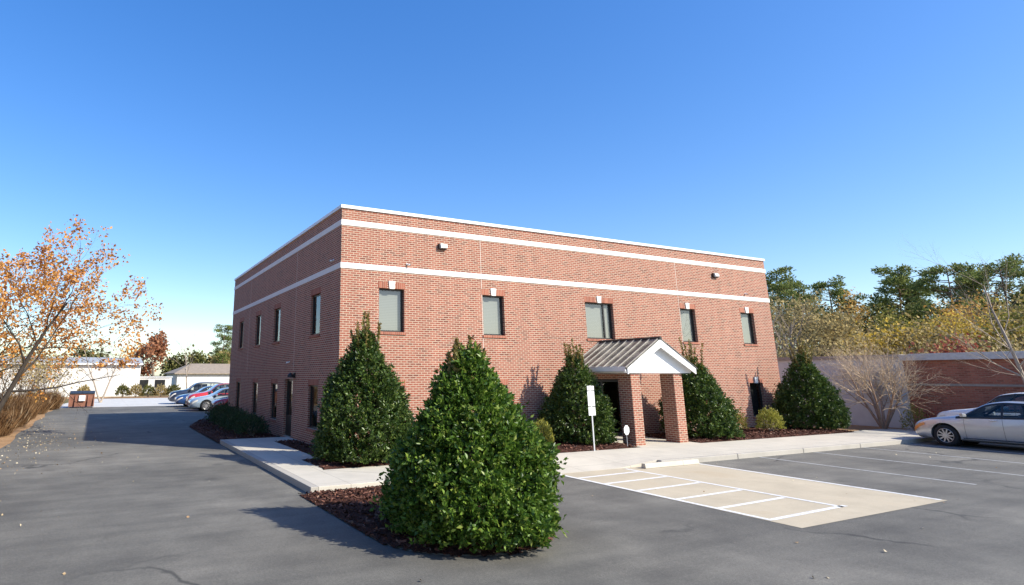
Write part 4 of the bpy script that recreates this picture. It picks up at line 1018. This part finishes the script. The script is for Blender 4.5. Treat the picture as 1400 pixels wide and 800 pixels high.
def car_mesh(sp):
    L = sp['L']; k = L/2.42
    top = lut(sp['top']); belt = lut(sp['belt'])
    bot = lut([(-L,.36),(-L+.15,.24),(-1.9*k,.20),(0,.19),(1.8*k,.19),(L-.15,.22),(L,.30)])
    wid = lut([(-L,.66),(-L+.06,.76),(-L+.3,.87),(-1.5*k,.915),(0,.925),(1.5*k,.915),(L-.35,.84),(L-.08,.70),(L,.55)])
    def ringp(x):
        x = float(x); wv = float(wid(x)); zt = float(top(x)); zb = float(min(belt(x), zt-.015)); z0 = float(bot(x)); g = min(1, max(0, (zt-zb)/.42))
        rw = wv*(.95 - (.95-sp['roofk'])*g)
        return wv, zt, zb, z0, rw
    def sidey(x, z):
        wv, zt, zb, z0, rw = ringp(x); ze = zt-.05*min(1,(zt-zb)/.2)
        if z <= zb: return wv*.965
        u = min(1, (z-zb)/max(ze-zb,1e-3)); return wv*.965*(1-u) + rw*u + .018*math.sin(math.pi*u)
    xs_ = np.concatenate([[-L,-L+.02,-L+.06], np.linspace(-L+.12, L-.12, 52), [L-.06,L-.02,L]])
    V = []; nr = 0
    for x in xs_:
        wv, zt, zb, z0, rw = ringp(x); ze = zt-.05*min(1,(zt-zb)/.2); hgt = zb-z0
        half = [(0,z0),(.82*wv,z0),(.945*wv,z0+.06),(.985*wv,z0+hgt*.28),(1.0*wv,z0+hgt*.55),(.995*wv,z0+hgt*.78),(.965*wv,zb)]
        for u in (.2,.4,.6,.8): half.append((wv*.965*(1-u)+rw*u+.018*math.sin(math.pi*u)*min(1,(zt-zb)/.2), zb+(ze-zb)*u))
        half += [(rw,ze),(rw*.93,zt-.022*min(1,(zt-zb)/.2)),(rw*.6,zt-.004),(0,zt)]
        pts = [(y,z) for y,z in half] + [(-y,z) for y,z in half[-2:0:-1]]; nr = len(pts)
        V += [(x,y,z) for y,z in pts]
    n = len(xs_); F = [(i*nr+j, i*nr+(j+1)%nr, (i+1)*nr+(j+1)%nr, (i+1)*nr+j) for i in range(n-1) for j in range(nr)] + [tuple(range(nr-1,-1,-1)), tuple((n-1)*nr+j for j in range(nr))]
    me = bpy.data.meshes.new('car_body'); me.from_pydata(V, [], F)
    bm = bmesh.new(); bm.from_mesh(me); bmesh.ops.recalc_face_normals(bm, faces=bm.faces); bm.to_mesh(me); bm.free()
    tmp = bpy.data.objects.new('tmp', me); COL.objects.link(tmp)
    cm = MB(); R_ = sp['wr']+.055
    for ax in sp['axle']:
        for s in (-1,1):
            cm.lathe([(R_,0),(R_,.42)], 40, Matrix.Translation((ax, s*.60 if s > 0 else -.60-.42, sp['wr']+.01)) @ Matrix.Rotation(-R(90),4,'X'))
    cut = cm.build('cutter', None)
    md = tmp.modifiers.new('b','BOOLEAN'); md.operation = 'DIFFERENCE'; md.object = cut; md.solver = 'EXACT'
    dg = bpy.context.evaluated_depsgraph_get(); me2 = bpy.data.meshes.new_from_object(tmp.evaluated_get(dg))
    bpy.data.objects.remove(tmp); bpy.data.objects.remove(cut)
    me2.name = 'car_body'; me2.materials.clear()
    # smooth shade with sharp arch rims
    bm = bmesh.new(); bm.from_mesh(me2)
    for f in bm.faces: f.smooth = True
    for e in bm.edges: e.smooth = not (len(e.link_faces) == 2 and e.calc_face_angle(0) > R(38))
    bm.to_mesh(me2); bm.free()
    return me2, sidey, ringp, top
def car(sp, paintm, label, cat, loc, rz, name='parked_car', group=None, amber=False):
    t = thing(name, label, cat, loc, rz, group); L = sp['L']
    me, sidey, ringp, top = car_mesh(sp)
    bm = bmesh.new(); bm.from_mesh(me); dl = []
    xa, xb = sp['side'][-1][1]-.10, sp['side'][0][0]+.12
    for f in bm.faces:
        c = f.calc_center_median()
        if xa < c.x < xb:
            wv, zt, zb, z0, rw = ringp(c.x)
            if c.z > zb+.004 and abs(c.y) > rw*.97 and c.z < zt-.045 and abs(f.normal.y) > .5: dl.append(f)
    bmesh.ops.delete(bm, geom=dl, context='FACES'); bm.to_mesh(me); bm.free()
    link('body', me, paintm, t)
    m = MB(); m.box((-1.55,-.62,.30),(.95,.62,.62)); m.build('cabin_floor', M['dark_in'], t)
    for sx in (-.02, -1.0):
        for s in (-1, 1):
            m = MB(); zs = .62; m.box((sx-.25,s*.36-.24,zs-.05),(sx+.25,s*.36+.24,zs)); 
            m.add([(sx-.25,s*.36-.23,zs),(sx-.13,s*.36-.23,zs),(sx-.13,s*.36+.23,zs),(sx-.25,s*.36+.23,zs),(sx-.40,s*.36-.19,zs+.46),(sx-.31,s*.36-.19,zs+.46),(sx-.31,s*.36+.19,zs+.46),(sx-.40,s*.36+.19,zs+.46)], [(0,3,2,1),(4,5,6,7),(0,1,5,4),(1,2,6,5),(2,3,7,6),(3,0,4,7)])
            m.box((sx-.41,s*.36-.11,zs+.463),(sx-.33,s*.36+.11,zs+.62)); m.build('seat', M['seat'], t, bevel=.02)
    m = MB(); m.box((.72,-.70,.62),(1.05,.70,float(ringp(.95)[2])-.02)); m.build('dashboard', M['black'], t)
    # dark liner fills wheel wells
    for ax in sp['axle']:
        for s in (-1,1): m = MB(); m.lathe([(sp['wr']+.05,0),(sp['wr']+.05,.012)], 32, Matrix.Translation((ax, s*.612-.006, sp['wr']+.01)) @ Matrix.Rotation(-R(90),4,'X')); m.build('wheel_well', M['dark_in'], t)
    def panel(x0, x1, lo, hi, off, s, n=14, slope0=0, slope1=0):
        V = []
        for i in range(n+1):
            x = x0 + (x1-x0)*i/n; zt = ringp(x)[1]; zb = ringp(x)[2]; a = zb+lo; c = zt-hi
            if c < a+.004: c = a+.004
            for j in range(5):
                z = a + (c-a)*j/4; V.append((x, s*(sidey(x, z)+off), z))
        return V, [(i*5+j, (i+1)*5+j, (i+1)*5+j+1, i*5+j+1) for i in range(n) for j in range(4)]
    for s in (-1,1):
        def strip2(x0, x1, fa, fb, off, n=12):
            V = []
            for i in range(n+1):
                x = x0+(x1-x0)*i/n; a_, c_ = fa(x), fb(x); c_ = max(c_, a_+.003)
                for j in range(4):
                    z = a_+(c_-a_)*j/3; V.append((x, s*(sidey(x, z)+off), z))
            return V, [(i*4+j, (i+1)*4+j, (i+1)*4+j+1, i*4+j+1) for i in range(n) for j in range(3)]
        lo_ = lambda x: ringp(x)[2]-.012; hi_ = lambda x: ringp(x)[1]-.045
        m = MB(); m.add(*strip2(xb+.06, xa-.08, lo_, lambda x: ringp(x)[2]+.042, .003, 40)); m.add(*strip2(xb+.06, xa-.08, lambda x: max(ringp(x)[1]-.107, ringp(x)[2]+.004), hi_, .003, 40))
        ed = [xb+.06] + [q for pr in sp['side'] for q in pr] + [xa-.08]
        for i in range(0, len(ed), 2): m.add(*strip2(ed[i]-.0, ed[i+1]+.0, lo_, hi_, .0045, 6))
        m.build('window_surround', M['black'], t)
        for (a, c) in sp['side']:
            m = MB(); V, F = panel(a, c, .038, .10, .001, s); m.add(V, F); m.build('side_window', M['car_glass'], t, True)
    for nm, x0, x1 in (('windscreen', sp['cowl']-.02, sp['wtop']), ('rear_window', sp['rbase'], sp['rtop'])):
        m = MB(); V = []; n = 10
        for i in range(n+1):
            x = x0 + (x1-x0)*i/n; wv, zt, zb, z0, rw = ringp(x)
            for j in range(9):
                u = -1 + j/4; V.append((x, u*rw*.90, zt + .005 - .022*abs(u)**3))
        m.add(V, [(i*9+j, (i+1)*9+j, (i+1)*9+j+1, i*9+j+1) for i in range(n) for j in range(8)]); m.build(nm, M['glass_dark'], t, True)
    # wheels
    for ax in sp['axle']:
        for s in (-1,1):
            Mx = Matrix.Translation((ax, s*.80, sp['wr'])) @ Matrix.Rotation(-s*R(90),4,'X'); r_ = sp['wr']
            m = MB(); m.lathe([(r_*.66,-.10),(r_*.93,-.105),(r_,-.08),(r_,.06),(r_*.93,.10),(r_*.70,.105),(r_*.66,.09)], 32, Mx, caps=False); wh = m.build('wheel', M['rubber'], t, True)
            m = MB(); m.lathe([(r_*.665,.085),(r_*.665,.10),(r_*.60,.10),(r_*.58,.04),(.0,.03)], 32, Mx, caps=False); m.build('rim', M['black'], wh, True)
            m = MB()
            for k in range(10):
                a = k*math.pi/5; ca, sa = math.cos(a), math.sin(a)
                def q(r, w_, z): return Mx @ Vector((ca*r - sa*w_, sa*r + ca*w_, z))
                m.add([q(.03,-.022,.09),q(.03,.022,.09),q(r_*.64,.016,.098),q(r_*.64,-.016,.098),q(.03,-.022,.05),q(.03,.022,.05),q(r_*.64,.016,.06),q(r_*.64,-.016,.06)], [(0,1,2,3),(0,4,5,1),(1,5,6,2),(2,6,7,3),(3,7,4,0)])
            m.lathe([(.0,.10),(.06,.10),(.06,.06)], 16, Mx, caps=False); m.lathe([(r_*.67,.099),(r_*.64,.102),(r_*.61,.098)], 32, Mx, caps=False); m.build('spokes', M['alloy'], wh)
    # lamps, trim
    for s in (-1,1):
        m = MB(); V = []
        for i in range(7):
            x = L-.02 - .42*i/6; wv, zt, zb, z0, rw = ringp(x)
            for j in range(4):
                z = zb-.015 - (.13-.05*i/6)*(1-j/3)-.02*0; V.append((x+.012*(1-i/6), s*(wv*.985+.010), z))
        m.add(V, [(i*4+j,(i+1)*4+j,(i+1)*4+j+1,i*4+j+1) for i in range(6) for j in range(3)]); m.build('headlight', M['amberlamp'] if amber else M['lamp'], t, True)
        m = MB(); V = []
        for i in range(6):
            x = -L+.01 + .34*i/5; wv, zt, zb, z0, rw = ringp(x)
            for j in range(4):
                z = zb-.02 - .17*(1-j/3); V.append((x-.008, s*(wv*.99+.010), z))
        m.add(V, [(i*4+j,(i+1)*4+j,(i+1)*4+j+1,i*4+j+1) for i in range(5) for j in range(3)]); m.build('taillight', M['redlamp'], t, True)
        x = sp['cowl']-.16; m = MB(); zb = ringp(x)[2]; yy = ringp(x)[0]
        m.add([(x+.07,s*(yy-.02),zb+.03),(x+.05,s*(yy+.17),zb+.04),(x-.05,s*(yy+.19),zb+.05),(x-.08,s*(yy+.02),zb+.05),(x+.06,s*(yy-.02),zb+.13),(x+.04,s*(yy+.17),zb+.16),(x-.05,s*(yy+.19),zb+.16),(x-.08,s*(yy+.02),zb+.14)],
              [(0,3,2,1),(4,5,6,7),(0,1,5,4),(1,2,6,5),(2,3,7,6),(3,0,4,7)]); m.build('wing_mirror', paintm, t, bevel=.02)
        for (a, c) in sp['side'][:2]:
            x = c+.08; z = ringp(x)[2]-.075; yy = ringp(x)[0]*.992
            m = MB(); m.box((x,min(s*yy,s*(yy+.028)),z),(x+.19,max(s*yy,s*(yy+.028)),z+.028)); m.build('door_handle', M['chrome'], t, bevel=.008)
        # door gaps and sill strip
        m = MB()
        for x in (sp['side'][0][0]-.02, sp['side'][0][1]-.03, sp['side'][1][1]-.06):
            wv, zt, zb, z0, rw = ringp(x); hg = zb-z0
            prof = [(.945,z0+.06),(.985,z0+hg*.28),(1.0,z0+hg*.55),(.995,z0+hg*.78),(.965,zb)]
            V = [(x+e, s*(wv*f+.002), z) for f, z in prof for e in (-.004,.004)]
            m.add(V, [(i*2,i*2+1,i*2+3,i*2+2) for i in range(4)])
        m.build('door_gap', M['black'], t)
        m = MB(); V = []
        for i in range(9):
            x = -1.0 + 2.0*i/8; wv, zt, zb, z0, rw = ringp(x); V += [(x, s*(wv*.955+.006), z0+.075),(x, s*(wv*.972+.006), z0+.12)]
        m.add(V, [(i*2,i*2+2,i*2+3,i*2+1) for i in range(8)]); m.build('sill_strip', M['chrome'] if amber else M['black'], t)
    m = MB(); V = []
    for i in range(9):
        y = -.48 + .96*i/8
        for z, dx in ((.36,.006),(.52,.012)): V.append((L+dx, y, z))
    m.add(V, [(i*2,i*2+2,i*2+3,i*2+1) for i in range(8)]); m.build('grille', M['black'], t)
    m = MB(); m.box((-L-.012,-.26,.62),(-L-.002,.26,.75)); m.build('plate', M['sign_white'], t)
    return t
UP = math.pi/2
car(SEDAN, M['silver'], 'silver sedan parked nose in, nearest the sidewalk corner', 'car', (19.92,-7.55,ZA), UP, group='cars parked in front', amber=True)
car(SUV, M['white_car'], 'white estate car parked on the far side of the silver sedan', 'car', (22.45,-7.0,ZA), UP, group='cars parked in front')
GB = 'cars parked behind the building'
LF = math.pi
car(SUV, M['navy'], 'navy vehicle at the far end of the row behind the building', 'car', (1.35,35.9,ZA), LF, group=GB)
car(SEDAN, M['blue'], 'blue sedan between the navy vehicle and the red hatchback', 'car', (1.45,31.4,ZA), LF, group=GB)
car(SUV, M['redcar'], 'bright red vehicle behind the hedge, between two blue cars', 'car', (1.75,28.3,ZA), LF, group=GB)
car(SEDAN, M['paleblue'], 'pale blue sedan showing its sloping windscreen above the hedge', 'car', (1.65,25.4,ZA), LF, group=GB)
car(SEDAN, M['redcar'], 'red car all but hidden by hedge and wall, next to the pale blue sedan', 'car', (2.65,22.6,ZA), LF, group=GB)

# ================================================================== FALLEN LEAVES
rng = np.random.default_rng(9); P = []
for i in range(380):
    y = rng.uniform(-6, 22) if i % 3 == 0 else rng.normal(8, 3.5); P.append((-8.75 + abs(rng.normal(0,1.0))*(1.25 if y < 12 else .8), y, ZA+.006+rng.uniform(0,.01)))
for i in range(42): P.append((rng.uniform(-8,3), rng.uniform(-15,6), ZA+.006+rng.uniform(0,.01)))
for i in range(45): P.append((rng.uniform(0,22), rng.uniform(-16,-5.3), ZA+.012+rng.uniform(0,.008)))
P = np.array(P); P = P[~((P[:,0] > -2.7) & (P[:,0] < .3) & (P[:,1] > -9.9))]
P = P[~((P[:,0] > -2.5) & (P[:,1] > -5))| (P[:,0] > 3.6)[...] if False else ~((P[:,0] > -2.5) & (P[:,0] < 3) & (P[:,1] > -5))]
D = rng.normal(0,1,P.shape); D[:,2] *= .18
o = leaves('fallen_leaves', P, D, rng.uniform(.03,.065,len(P)), rng, M['litter'], None, .75, .15); o['kind'] = 'stuff'
tag(o, 'scattered pale fallen leaves on the asphalt driveway', 'fallen leaves')
